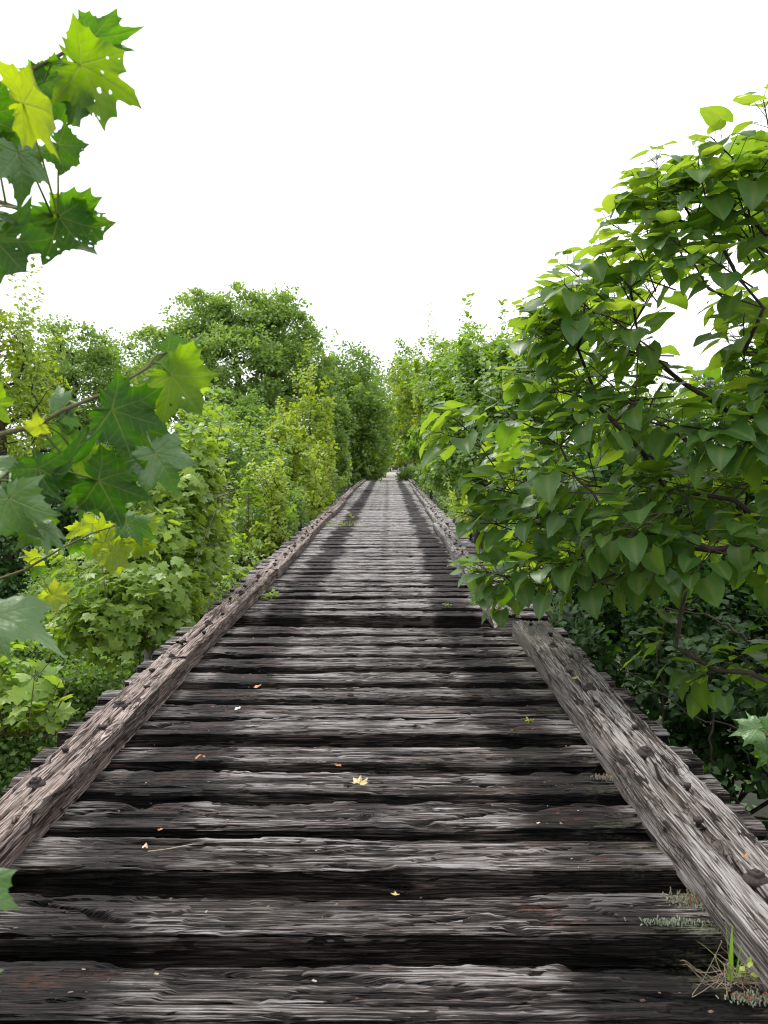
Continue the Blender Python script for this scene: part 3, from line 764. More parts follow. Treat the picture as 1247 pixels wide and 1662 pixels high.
T('woodland_tree', 'tree on the far bank directly left of the notch of sky above the bridge end', 'tree', 590, 68,
  [(590, 620, 68, 34, 38), (565, 660, 68, 50, 60), (600, 690, 67, 42, 70)], 'mid', n_cl=130, per=80, size=.26, spread=1.0, trad=.25, rr=(0, .5))
T('young_tree', 'bright yellow-green young tree with a pointed tip, left of the far deck', 'tree', 510, 27,
  [(512, 640, 27, 18, 34), (505, 690, 27, 34, 40), (480, 730, 27, 44, 40), (530, 740, 27, 42, 50), (500, 800, 27, 50, 40)], 'lime', n_cl=170, per=46, kind='oval', size=.12, mode='shoot', shoot=.55, trad=.07, limbs=100)
T('young_tree', 'bright green young tree with a plumed top at the far left end of the deck', 'tree', 575, 54,
  [(572, 640, 54, 16, 28), (590, 690, 54, 36, 42), (560, 730, 54, 44, 40), (612, 725, 54, 24, 36), (580, 765, 54, 44, 24)], 'young', n_cl=260, per=46, kind='oval', size=.2, mode='shoot', shoot=.8, trad=.09, limbs=100, rr=(.1, 1))
T('young_tree', 'green young tree beside the left guard timber just short of the far bank', 'tree', 540, 38,
  [(545, 700, 38, 30, 40), (520, 750, 38, 40, 34), (550, 765, 38, 30, 22)], 'young', n_cl=150, per=46, kind='oval', size=.14, mode='shoot', shoot=.6, trad=.07, limbs=100, rr=(0, .8))
T('young_tree', 'rounded lime green sapling lower left of the pointed yellow-green tree', 'tree', 455, 21,
  [(465, 730, 21, 30, 36), (450, 760, 21, 22, 40), (490, 780, 21, 32, 36)], 'lime', n_cl=90, per=50, kind='oval', size=.10, mode='shoot', shoot=.42, trad=.05, rr=(0, .8))
T('sapling', 'small upright lime sapling midway along the left side of the deck', 'sapling', 450, 14.5,
  [(450, 800, 14.5, 14, 26), (452, 850, 14.5, 22, 34), (447, 895, 14.5, 26, 30)], 'lime', n_cl=60, per=34, kind='oval', size=.085, mode='shoot', shoot=.32, trad=.025, rr=(.2, 1))
T('sapling', 'lime green sapling leaning over the left edge of the middle deck', 'sapling', 545, 24,
  [(545, 760, 24, 16, 30), (525, 800, 23, 34, 26), (565, 785, 25, 22, 24), (495, 820, 21, 30, 26)], 'lime', n_cl=100, per=40, kind='oval', size=.10, mode='shoot', shoot=.4, trad=.03)
T('shrub', 'pale green thicket in front of the deeper green rounded tree', 'shrub', 400, 17,
  [(400, 760, 17, 50, 40), (360, 740, 18, 50, 40), (420, 830, 15, 46, 44), (330, 700, 20, 40, 36), (440, 790, 19, 30, 40)], 'young', n_cl=240, per=44, kind='oval', size=.085, mode='shoot', shoot=.4, trad=.05, rr=(0, .7))
T('shrub', 'green bushes crowding the left guard timber halfway to the far bank', 'shrub', 490, 18,
  [(510, 820, 18, 30, 22), (470, 850, 16, 34, 26), (430, 880, 15, 34, 26)], 'mid', n_cl=110, per=60, size=.08, spread=.28, trad=.04, rr=(.2, 1))
def wl_(xa, ya_, z, rx, ry, rz): return (xa, ya_, z, rx, ry, rz)
make_tree('shrub', 'bright leafy hedge-like growth pressing on the left guard timber before the splice grass', 'shrub', (-3.0, 12, float(gz(-3, 12))),
  [wl_(-2.7, 10.5, -.6, .7, 1.2, .6), wl_(-2.6, 12.5, -.4, .6, 1.2, .6), wl_(-2.9, 14.5, -.2, .8, 1.4, .7), wl_(-3.6, 12.5, -.5, .9, 1.6, .9)], 'young', kind='oval', n_cl=170, per=44, size=.085, mode='shoot', shoot=.35, trad=.05, rr=(.1, 1))
make_tree('shrub', 'lime and green bushes lining the left guard timber two thirds along the deck', 'shrub', (-3.2, 20, float(gz(-3.2, 20))),
  [wl_(-2.9, 17.5, -.2, .8, 1.6, .8), wl_(-2.8, 20.5, .0, .8, 1.7, .8), wl_(-3.0, 24, .2, .9, 2, .9), wl_(-4.2, 20, .2, 1.2, 2.6, 1.2)], 'lime', kind='oval', n_cl=190, per=44, size=.10, mode='shoot', shoot=.42, trad=.05, rr=(0, .8))
make_tree('shrub', 'low green bushes along the left guard timber near the far bank', 'shrub', (-3.4, 34, float(gz(-3.4, 34))),
  [wl_(-3.0, 29, .3, .9, 2.4, .9), wl_(-3.1, 35, .4, 1.0, 3, 1), wl_(-3.2, 43, .5, 1.1, 4, 1.1), wl_(-5, 36, .8, 2.0, 5, 1.6)], 'young', kind='oval', n_cl=200, per=40, size=.15, mode='shoot', shoot=.55, trad=.06, rr=(.1, 1))
make_tree('shrub', 'green bushes along the right guard timber near the far bank', 'shrub', (3.4, 36, float(gz(3.4, 36))),
  [wl_(2.6, 24, .1, .9, 2.4, .9), wl_(2.7, 31, .5, 1.0, 3, 1.1), wl_(2.8, 40, .8, 1.1, 4, 1.5), wl_(4.5, 34, .8, 2.0, 5, 1.8)], 'mid', n_cl=190, per=60, size=.13, spread=.45, trad=.06, rr=(.2, 1), clear_z=.6)
# ---- middle of the far bank
T('woodland_tree', 'tree on the far bank closing the view behind the bridge end', 'tree', 640, 105,
  [(640, 660, 105, 55, 55), (610, 690, 105, 50, 50), (670, 690, 105, 50, 50)], 'mid', n_cl=150, per=70, size=.4, spread=1.8, trad=.35, rr=(0, .5))
T('woodland_tree', 'thin green tree just right of the notch of sky above the bridge end', 'tree', 660, 75,
  [(655, 600, 75, 22, 38), (660, 660, 75, 34, 50), (645, 710, 74, 30, 34)], 'mid', n_cl=110, per=70, size=.25, spread=.8, trad=.2)
T('young_tree', 'soft yellow-green tree on the far bank just right of the path', 'tree', 672, 58,
  [(668, 625, 58, 24, 34), (662, 680, 58, 28, 44), (692, 655, 58, 30, 50), (650, 725, 58, 14, 26), (690, 720, 58, 30, 34)], 'lime', n_cl=220, per=44, kind='oval', size=.2, mode='shoot', shoot=.8, trad=.1, rr=(0, .7))
T('shrub', 'bushes closing the view at the end of the gravel path', 'shrub', 634, 92,
  [(612, 742, 92, 20, 14), (634, 736, 94, 22, 14), (655, 742, 92, 20, 14)], 'mid', n_cl=90, per=70, size=.25, spread=.9, trad=.08, rr=(.2, .9))
T('tall_sapling', 'tall yellow-green feathery tree on the right of the far bridge end', 'tree', 700, 46,
  [(705, 590, 46, 28, 36), (685, 630, 46, 36, 44), (720, 650, 46, 40, 50), (690, 700, 46, 40, 40), (745, 620, 45, 40, 44)], 'lime', n_cl=280, per=40, kind='oval', size=.17, mode='shoot', shoot=.8, trad=.1, rr=(0, .6))
T('tall_tree', 'light green tree behind the dense bush on the right skyline', 'tree', 770, 34,
  [(770, 580, 34, 46, 36), (815, 590, 33, 40, 40), (780, 640, 33, 80, 50), (860, 600, 33, 60, 50), (840, 660, 32, 70, 50)], 'young', n_cl=330, per=80, size=.14, spread=.5, trad=.2, rr=(0, .5))
T('dense_tree', 'dense green small-leaved tree overhanging the right side of the middle deck', 'tree', 830, 14,
  [(770, 640, 14, 50, 60), (840, 620, 14, 60, 60), (730, 640, 15, 24, 34), (800, 710, 13, 70, 50), (720, 730, 14, 36, 26), (880, 680, 13, 70, 70), (760, 770, 13, 46, 34), (860, 780, 12.5, 80, 60)],
  'young', n_cl=400, per=58, kind='oval', size=.095, mode='shoot', shoot=.42, trad=.1, limbs=170, up=.3, rr=(-.25, .35), clear_z=.45)
T('shrub', 'dark leafy shrub beside the far right guard timber', 'shrub', 700, 30,
  [(690, 750, 34, 34, 26), (720, 770, 28, 36, 26), (665, 745, 40, 22, 24)], 'mid', n_cl=120, per=60, size=.12, spread=.4, trad=.06, rr=(0, .5))
T('shrub', 'yellow-green shrub peeping over the right guard timber below the dense bush', 'shrub', 745, 17,
  [(735, 812, 18, 24, 18), (755, 830, 16, 24, 18)], 'lime', n_cl=60, per=40, kind='oval', size=.075, spread=.2, trad=.03, rr=(.3, 1))
T('shrub', 'low green shrub rooted beside the path at the far end of the deck', 'shrub', 612, 54,
  [(600, 765, 54, 24, 16), (618, 758, 57, 14, 12)], 'mid', n_cl=60, per=60, size=.14, spread=.4, trad=.05, rr=(.2, 1))
T('shrub', 'small green shrub at the right corner of the far end of the deck', 'shrub', 664, 53.5,
  [(664, 770, 53.5, 18, 12)], 'mid', n_cl=36, per=60, size=.13, spread=.35, trad=.05, rr=(.1, .8))
# ---- right, behind the heart-leaved tree
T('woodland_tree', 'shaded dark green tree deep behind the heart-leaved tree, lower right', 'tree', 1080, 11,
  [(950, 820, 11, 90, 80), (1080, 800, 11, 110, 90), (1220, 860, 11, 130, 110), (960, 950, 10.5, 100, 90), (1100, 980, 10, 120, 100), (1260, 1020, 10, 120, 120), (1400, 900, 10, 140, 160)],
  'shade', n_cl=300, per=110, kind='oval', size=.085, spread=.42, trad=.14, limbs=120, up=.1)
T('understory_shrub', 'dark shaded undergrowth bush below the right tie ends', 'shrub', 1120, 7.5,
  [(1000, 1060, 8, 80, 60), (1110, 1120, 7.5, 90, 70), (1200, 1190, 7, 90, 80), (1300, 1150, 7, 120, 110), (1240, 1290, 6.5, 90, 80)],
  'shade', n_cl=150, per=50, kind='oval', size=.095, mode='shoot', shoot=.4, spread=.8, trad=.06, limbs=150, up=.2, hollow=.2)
T('woodland_tree', 'dim green tree far behind the heart-leaved tree at the right edge', 'tree', 1120, 26,
  [(1130, 690, 26, 110, 56), (1010, 700, 26, 90, 60), (1230, 670, 27, 90, 60), (1060, 780, 25, 150, 60), (1340, 660, 27, 110, 90)], 'mid', n_cl=220, per=90, size=.15, spread=.5, trad=.2, rr=(0, .8))
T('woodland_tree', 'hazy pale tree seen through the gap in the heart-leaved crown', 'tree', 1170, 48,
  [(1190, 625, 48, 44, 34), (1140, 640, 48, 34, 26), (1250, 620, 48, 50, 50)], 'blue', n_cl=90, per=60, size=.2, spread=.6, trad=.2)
# ---- left side near the deck
T('young_sycamore', 'leafy light green young sycamore standing beside the left tie ends', 'tree', 290, 8.6,
  [(335, 800, 8.8, 42, 52), (300, 800, 8.6, 60, 60), (380, 850, 9.2, 44, 46), (250, 860, 8.2, 70, 60), (330, 920, 8.6, 80, 50), (400, 910, 9.6, 30, 30), (220, 930, 8, 60, 50), (280, 980, 7.6, 90, 44), (180, 1020, 7.2, 60, 44)],
  'young', n_cl=400, per=26, kind='lobeh', size=.098, mode='shoot', shoot=.42, spread=1.8, hollow=.1, trad=.06, bark='barkg', limbs=200, up=.35, rr=(.3, 1))
T('feathery_bush', 'dull green fine-leaved bush under the young sycamore', 'shrub', 170, 10.5,
  [(230, 990, 10.5, 80, 60), (130, 980, 11, 80, 60), (190, 1050, 10, 90, 50), (300, 1000, 10.5, 50, 40)], 'mid', n_cl=150, per=130, kind='narrow', size=.055, spread=.32, trad=.05, rr=(0, .7))
T('understory_shrub', 'bluish green creeper-covered bush at the lower left', 'shrub', 60, 8.5,
  [(60, 1130, 8.5, 90, 80), (150, 1120, 8.8, 60, 60), (-20, 1200, 8, 90, 90), (40, 1040, 9.5, 80, 50)], 'mid', n_cl=170, per=90, kind='oval', size=.06, spread=.28, trad=.05, rr=(0, .4), hollow=.2)
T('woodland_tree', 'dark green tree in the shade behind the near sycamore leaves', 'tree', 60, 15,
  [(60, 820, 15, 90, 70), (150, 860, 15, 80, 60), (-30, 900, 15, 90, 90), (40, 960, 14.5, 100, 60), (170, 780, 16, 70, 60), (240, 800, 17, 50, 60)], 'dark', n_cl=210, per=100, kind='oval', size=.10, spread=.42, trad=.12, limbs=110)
T('sycamore_sapling', 'bright green sycamore sapling poking up by the nearest left tie ends', 'sapling', 70, 4.4,
  [(95, 1090, 4.5, 14, 30), (100, 1140, 4.5, 34, 26), (60, 1170, 4.4, 40, 30), (20, 1200, 4.3, 46, 34)],
  'young', n_cl=26, per=8, kind='lobeh', size=.095, mode='shoot', shoot=.16, spread=.5, trad=.02, bark='twig', limbs=34, tip=.003, rr=(.1, 1))
# trees further round the view that close the sides
T('woodland_tree', 'green tree outside the left edge beyond the slender tree', 'tree', -170, 24,
  [(-140, 600, 24, 90, 80), (-230, 650, 24, 110, 100), (-120, 760, 23, 120, 90)], 'mid', n_cl=150, per=80, size=.16, spread=.6, trad=.2)

# ---- undergrowth covering the ravine floor
n = 90000
gx = rng.uniform(-1, 1, n); gx = np.sign(gx) * (1.2 + np.abs(gx) ** 1.2 * 26); gy = -2 + 72 * rng.random(n) ** .8
keep = ~((np.abs(gx + .15) < 1.6) & (gy > 49)); gx, gy = gx[keep], gy[keep]; n = len(gx)
zz = gz(gx, gy) + rng.random(n) ** 2 * .9 * (.3 + noise(gx * .6, gy * .6, 31))
a = Acc(); scatter(a, CARD, np.stack([gx, gy, zz], -1), rdir(n) * [1, 1, .4], np.array([0, 0, 1.]) + rng.normal(0, .4, (n, 3)), rng.uniform(.1, .24, n), rng.random(n))
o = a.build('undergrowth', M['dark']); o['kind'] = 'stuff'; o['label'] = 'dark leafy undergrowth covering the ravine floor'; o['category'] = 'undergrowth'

# ------------------------------------------------------------------ the heart-leaved tree on the right
from_px = lambda p, D: W(p[0], p[1], D)
poly = [(1600, 250), (1300, 255), (1240, 262), (1205, 270), (1195, 250), (1190, 290), (1080, 315), (1030, 330), (1020, 370), (1030, 410), (1000, 450), (930, 470), (890, 520), (870, 560), (870, 620), (900, 650), (960, 670),
        (880, 710), (800, 725), (780, 735), (830, 790), (830, 850), (800, 880), (830, 910), (830, 930), (870, 950), (960, 940), (1010, 920), (1100, 930), (1180, 880), (1247, 960), (1600, 1000), (1700, 500), (1600, 200)]
hole = [(1105, 470), (1180, 470), (1190, 540), (1235, 590), (1150, 640), (1110, 600), (1060, 560)]
def inpoly(x, y, P):
    c = False; j = len(P) - 1
    for i in range(len(P)):
        if (P[i][1] > y) != (P[j][1] > y) and x < (P[j][0] - P[i][0]) * (y - P[i][1]) / (P[j][1] - P[i][1]) + P[i][0]: c = not c
        j = i
    return c
tips = []
fixed = [(1215, 175, 4.3), (1160, 205, 4.3), (1200, 235, 4.4), (1170, 285, 4.4), (1235, 260, 4.2), (1100, 300, 4.5), (1030, 305, 4.6), (1010, 335, 4.6), (1060, 330, 4.5), (1015, 375, 4.6), (985, 440, 4.7), (925, 445, 4.7), (905, 475, 4.8),
         (860, 535, 4.9), (850, 575, 4.9), (870, 610, 4.8), (900, 540, 4.7), (955, 490, 4.6), (755, 705, 5.2), (740, 715, 5.2), (845, 690, 4.9), (900, 670, 4.7), (960, 660, 4.5), (820, 800, 5.0), (790, 850, 5.0), (835, 850, 4.9), (890, 830, 4.8), (810, 935, 4.9), (845, 945, 4.8), (880, 925, 4.8), (940, 905, 4.6), (955, 945, 4.6), (990, 870, 4.5),
         (1085, 1050, 5.2), (1150, 1088, 5.0), (1205, 1092, 4.9), (1170, 545, 4.4), (1230, 590, 4.3)]
tips = [((a_ + 38, b_ + (60 if b_ < 300 else 26), c_ + .25) if b_ < 690 else (a_ + 12, b_, c_ + .25)) for a_, b_, c_ in fixed] + [(835, 950, 5.6), (820, 935, 5.5), (860, 960, 5.5)]
while len(tips) < 262:
    x_, y_ = rng.uniform(720, 1620), rng.uniform(90, 1000)
    if x_ > 1320 and rng.random() < .3: continue
    if not inpoly(x_ - 20, y_, poly) or inpoly(x_, y_, hole): continue
    if x_ > 1290 and rng.random() < .35: continue
    base = 5.3 - (x_ - 800) / 450 * .7
    if rng.random() < .25 and len(tips) > 60 and y_ > 950: continue
    tips.append((x_, y_, max(4.55, base + rng.uniform(-.45, 1.7))))
tips = np.array([W(*t_) for t_ in tips])
# no leaf cluster may sink into the deck
troot = np.array([3.1, 4.9, float(gz(3.1, 4.9)) - .1])
ct = empty('heart_leaved_tree', tuple(troot), 'large-leaved tree with heart-shaped leaves overhanging the right side of the deck', 'tree')
tw = Acc()
trunk_pts = [troot, (3.0, 4.95, -2), (2.75, 4.9, .2), (2.5, 4.8, 1.2), (2.35, 4.7, 2.1), (2.3, 4.6, 3.1)]
skeleton(tw, trunk_pts, .06, np.concatenate([np.array([W(1130, 680, 4.4), W(1240, 500, 4.5), W(1150, 470, 4.6), W(1050, 940, 4.4), W(1180, 900, 4.4), W(1100, 690, 4.5)]), tips]), tip=.0045, sides=6, sag=.25, power=2.1)
acc = Acc(); PP = []; XX = []; NN = []; SS = []; RR = []
cc = np.array([2.4, 4.9, 1.6])
for k, tp in enumerate(tips):
    out_ = norm(tp - cc); out_[2] = out_[2] * .5 + .25; out_ = norm(out_ + rng.normal(0, .25, 3))
    big = 1.0
    nl = int(rng.integers(9, 15)); ln = rng.uniform(.16, .30)
    tube(tw, [tp - out_ * .12, tp + out_ * ln * .5, tp + out_ * ln], [.005, .004, .0025], 5)
    ph = rng.uniform(0, 6.28); tone = rng.uniform(0, .5)
    a_ = norm(np.cross(out_, [0, 0, 1])); b_ = np.cross(a_, out_)
    for j in range(nl):
        u = (j + .5) / nl; th = ph + j * 2.4
        q = a_ * math.cos(th) + b_ * math.sin(th)
        p = tp + out_ * ln * (u * 1.1 - .1)
        pet = norm(q + out_ * (.2 + u) + np.array([0, 0, .1])) * rng.uniform(.08, .19) * (1.1 - .65 * u)
        e = p + pet
        tube(tw, [p, e], [.0022, .0016], 3)
        xd = norm(norm(pet) * 1.0 + np.array([0, 0, -rng.uniform(.08, .62)]) + rng.normal(0, .25, 3))
        xd[2] = min(xd[2], .2); xd = norm(xd)
        PP.append(e); XX.append(xd); NN.append(np.array([0, 0, 1.]) + .25 * out_ + rng.normal(0, .24, 3)); SS.append(rng.uniform(.10, .175) * (1.05 - .6 * max(0, u - .6) / .4))
        RR.append(np.clip(tone + .45 * u + rng.uniform(-.1, .2), 0, 1))
scatter(acc, HEART, np.array(PP), np.array(XX), np.array(NN), np.array(SS), np.array(RR))
acc.build('crown', M['cat'], ct, off=troot, smooth=True)
tw.build('trunk', M['bark'], ct, off=troot, smooth=True)

# ------------------------------------------------------------------ near sycamore, its big leaves over the lens side
def syc_mesh(name, mat, seed, curl=.15, fold=.06, wav=.03, holes=0, lobes=1.0, bend=(0, 0), margin_hole=False):
    r_ = np.random.default_rng(seed)
    nth, nr = 340, 30
    cusps = [(a_ * (1 + 0 * i), rr_ * (1 + r_.uniform(-.07, .07))) for i, (a_, rr_) in enumerate(SYC)]
    left = [(-a_, rr_ * (1 + r_.uniform(-.08, .08))) for a_, rr_ in cusps[1:-1]][::-1]
    allc = [(-180, .05)] + left + cusps[:-1] + [(180, .05)]
    A = np.array([c_[0] for c_ in allc], float) + np.concatenate([[0], r_.uniform(-2, 2, len(allc) - 2), [0]]); Rr = np.array([c_[1] for c_ in allc])
    th = np.linspace(-179.5, 179.5, nth)
    rad = np.interp(th, A, Rr)
    idx = np.clip(np.searchsorted(A, th) - 1, 0, len(A) - 2); u = (th - A[idx]) / (A[idx + 1] - A[idx])
    gap = (A[idx + 1] - A[idx]) / 14
    rad = rad - (.085 * np.sin(math.pi * np.clip(u, 0, 1)) ** .7 * np.clip(gap, .4, 1.1)) * (np.abs(th) < 150)
    t = R(1) * th
    rho = np.linspace(0, 1, nr)[:, None] ** .9
    Xx = rho * rad[None] * np.cos(t)[None]; Yy = rho * rad[None] * np.sin(t)[None]
    # veins
    v = np.zeros_like(Xx); v2 = np.zeros_like(Xx); best = np.full_like(Xx, 9)
    puff = np.zeros_like(Xx)
    for ang, L in ((0, 1), (47, .95), (-47, .95), (102, .72), (-102, .72)):
        ca, sa = math.cos(R(ang)), math.sin(R(ang)); al = Xx * ca + Yy * sa; pe = np.abs(-Xx * sa + Yy * ca)
        wv = .013 * (1.15 - np.clip(al / L, 0, 1)); ok = al > -.02
        v = np.maximum(v, np.where(ok & (al < L), np.exp(-(pe / np.maximum(wv, .004)) ** 2), 0))
        near = ok & (pe < best)
        s = (al - pe * .75) * 6.5; fr = np.abs(s - np.round(s))
        sv = np.exp(-(fr / .055) ** 2) * (al - pe * .75 > .08) * .55
        pf = np.cos(2 * math.pi * s) * .5
        v2 = np.where(near, sv, v2); puff = np.where(near, pf, puff); best = np.where(near, pe, best)
    v = np.maximum(v, v2)
    rr_ = np.hypot(Xx, Yy)
    Z = -curl * (Xx ** 2 + .5 * Yy ** 2) + fold * np.abs(Yy) + wav * np.sin(Yy * 7 + seed) * rr_ + wav * np.sin(Xx * 6 + seed * 2) * rr_ * .7
    Z = Z - bend[0] * np.clip(Xx - .35, 0, 9) ** 2 - bend[1] * np.clip(np.abs(Yy) - .25, 0, 9) ** 2
    Z = Z + .05 * rho ** 3 * np.sin(5 * t + seed)[None] + .03 * rho ** 4 * np.sin(11 * t + seed * 3)[None]
    Z = Z - .010 * v - .003 * puff * np.clip(rr_ * 3, 0, 1)
    V = np.stack([Xx, Yy, Z], -1).reshape(-1, 3)
    Q = grid_quads(nr, nth)
    if holes:
        c = V[Q].mean(1)
        kill = np.zeros(len(Q), bool)
        for k in range(holes):
            a2 = r_.uniform(-1.2, 1.2); r2 = r_.uniform(.3, .78); hx, hy = r2 * math.cos(a2), r2 * math.sin(a2)
            e1, e2 = r_.uniform(.012, .034), r_.uniform(.010, .022); al = r_.uniform(0, 3.14)
            dx_, dy_ = c[:, 0] - hx, c[:, 1] - hy
            kill |= ((dx_ * math.cos(al) + dy_ * math.sin(al)) / e1) ** 2 + ((-dx_ * math.sin(al) + dy_ * math.cos(al)) / e2) ** 2 < 1
        Q = Q[~kill]
    a = Acc(); a.add(V, quads=Q, rnd=r_.uniform(.05, .95), uv=np.stack([Xx + seed, Yy, v], -1).reshape(-1, 3))
    return a

sroot = np.array([-3.1, 1.9, float(gz(-3.1, 1.9)) - .1])
stree = empty('sycamore_tree', tuple(sroot), 'near sycamore tree reaching its big toothed leaves in from the left edge', 'tree')
def put_leaf(j, tip, D, mat, seed, dD=0, face=1, roll=0, width=1.0, holes=0, curl=.4, fold=.16, wav=.07, bend=(.45, .6), root=None, parent=None, label=None, dens=None, scale=.88):
    B = W(j[0], j[1], D); E_ = W(tip[0], tip[1], D + dD)
    X_ = E_ - B; L = np.linalg.norm(X_); X_ = X_ / L; L *= scale; width = width * .9
    view = norm(B - np.array([0, 0, CAMH])) * -1          # from the leaf to the viewer
    Nn = view * face; Nn = Nn - (Nn @ X_) * X_; Nn /= np.linalg.norm(Nn); Yv = np.cross(Nn, X_)
    c, s = math.cos(R(roll)), math.sin(R(roll)); Nn, Yv = Nn * c + Yv * s, Yv * c - Nn * s
    a = syc_mesh('leaf', mat, seed, curl, fold, wav, holes, bend=bend)
    V = a.v[0] * np.array([1, width, 1]); V = (V[:, :1] * X_ + V[:, 1:2] * Yv + V[:, 2:] * Nn) * L + B; a.v[0] = V
    if (np.cross(X_, Yv) @ Nn) < 0: pass
    q = dens[int(np.argmin(np.abs(np.linalg.norm(dens - B, axis=1) - .06) + .3 * np.linalg.norm(dens - B, axis=1)))]
    if np.linalg.norm(q - B) < .5:
        n0_ = len(a.v[0]); tube(a, [q, (q + B) / 2 + np.array([0, 0, .01]), B], [.0024, .0019, .0015], 5)
        a.u[-1][:, 2] = .9
    o = a.build('leaf', M[mat], parent or stree, off=root if root is not None else sroot, smooth=True)
    if label: o['label'] = label
    return B
LV = [
 # junction, tip, depth, mat, seed, dict
 ((130, 105), (268, 177), 1.45, 'syc', 1, dict(face=-1, holes=11, dD=.02, width=.82, fold=.1, roll=-15)),
 ((150, 60), (232, 62), 1.52, 'syc', 51, dict(face=-1, dD=.05, width=.8, roll=25)),
 ((38, 168), (150, 195), 1.25, 'sycy', 2, dict(face=-1, roll=-28, curl=.5, dD=-.03, width=1.0, bend=(.8, .3))),
 ((70, 135), (140, 118), 1.5, 'syc', 3, dict(face=-1, roll=30, width=.9)),
 ((60, 125), (45, 95), 1.5, 'syc', 33, dict(face=-1, roll=0, width=1.2)),
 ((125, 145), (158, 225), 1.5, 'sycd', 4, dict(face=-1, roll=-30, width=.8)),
 ((95, 150), (190, 170), 1.55, 'syc', 34, dict(face=-1, roll=20)),
 ((30, 248), (52, 336), 1.35, 'sycg', 5, dict(face=1, roll=25, holes=3, fold=.2)),
 ((95, 235), (157, 288), 1.42, 'syc', 6, dict(face=-1, holes=2, width=.8)),
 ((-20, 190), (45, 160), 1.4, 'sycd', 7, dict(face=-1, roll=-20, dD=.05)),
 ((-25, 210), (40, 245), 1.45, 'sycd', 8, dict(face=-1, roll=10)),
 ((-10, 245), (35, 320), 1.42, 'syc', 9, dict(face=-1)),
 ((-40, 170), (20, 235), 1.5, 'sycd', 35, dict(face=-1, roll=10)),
 ((95, 352), (165, 455), 1.5, 'syc', 10, dict(face=-1, holes=20, width=1.05, roll=12)),
 ((100, 350), (190, 352), 1.54, 'syc', 36, dict(face=-1, holes=9, width=.7, roll=-10)),
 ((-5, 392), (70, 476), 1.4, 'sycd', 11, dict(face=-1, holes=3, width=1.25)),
 ((-25, 350), (42, 345), 1.4, 'sycg', 12, dict(face=1, roll=60, width=.5)),
 ((-30, 375), (20, 400), 1.35, 'sycg', 37, dict(face=1, roll=-30)),
 ((92, 358), (64, 385), 1.5, 'syc', 13, dict(face=1, roll=60, width=.6)),
 ((185, 45), (165, 25), 1.6, 'sycy', 14, dict(face=-1, width=.8)),
 ((277, 610), (345, 688), 1.45, 'syc', 15, dict(face=-1, fold=.12, width=1.2, roll=-8, holes=2)),
 ((272, 572), (352, 582), 1.5, 'sycg', 16, dict(face=1, roll=-48, curl=.4, bend=(.6, .5), dD=.06, width=.9)),
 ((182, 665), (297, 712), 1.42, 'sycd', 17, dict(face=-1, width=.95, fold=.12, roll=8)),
 ((252, 735), (300, 808), 1.38, 'sycg', 18, dict(face=1, fold=.16, width=1.1, roll=12)),
 ((103, 665), (82, 616), 1.5, 'sycg', 19, dict(face=1, roll=22, width=.9)),
 ((106, 672), (120, 716), 1.5, 'sycg', 39, dict(face=1, roll=-22, width=.7)),
 ((205, 640), (262, 640), 1.55, 'sycg', 20, dict(face=1, roll=55, width=1.0)),
 ((210, 640), (150, 622), 1.58, 'sycg', 40, dict(face=1, roll=-50, width=.8)),
 ((112, 706), (90, 762), 1.5, 'syc', 21, dict(face=-1, width=1.0, roll=-30)),
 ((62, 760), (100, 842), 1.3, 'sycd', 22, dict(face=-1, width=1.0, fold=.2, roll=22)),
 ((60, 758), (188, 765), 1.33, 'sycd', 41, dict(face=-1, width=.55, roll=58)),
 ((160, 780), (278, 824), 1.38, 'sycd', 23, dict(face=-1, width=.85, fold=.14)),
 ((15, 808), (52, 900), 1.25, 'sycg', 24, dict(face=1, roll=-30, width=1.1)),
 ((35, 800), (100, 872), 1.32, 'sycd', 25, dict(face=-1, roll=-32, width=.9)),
 ((70, 858), (118, 893), 1.36, 'sycg', 26, dict(face=1, roll=35, width=.8)),
 ((128, 742), (196, 800), 1.52, 'syc', 43, dict(face=-1, curl=.4, roll=15)),
 ((60, 838), (30, 905), 1.45, 'syc', 44, dict(face=-1, curl=.4, roll=-20)),
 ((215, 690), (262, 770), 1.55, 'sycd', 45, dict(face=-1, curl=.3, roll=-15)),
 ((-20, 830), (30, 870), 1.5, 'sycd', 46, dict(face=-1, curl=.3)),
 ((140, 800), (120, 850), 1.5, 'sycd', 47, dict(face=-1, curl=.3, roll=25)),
 ((-30, 765), (50, 745), 1.4, 'sycg', 42, dict(face=1, roll=55, width=1.0)),
 ((-15, 655), (42, 650), 1.6, 'syc', 27, dict(face=-1, width=1.1)),
 ((-10, 1000), (94, 1022), 1.3, 'sycg', 28, dict(face=1, roll=38, width=.85, dD=-.05)),
 ((-45, 1440), (44, 1472), 1.0, 'sycg', 29, dict(face=1, width=1.0, roll=10)),
 ((-40, 1590), (8, 1612), 1.0, 'sycg', 30, dict(face=1, width=1.0)),
 ((65, 690), (28, 705), 1.38, 'sycy', 31, dict(face=1, width=.9, roll=20, label='yellowing leaf spotted with rust brown')),
]
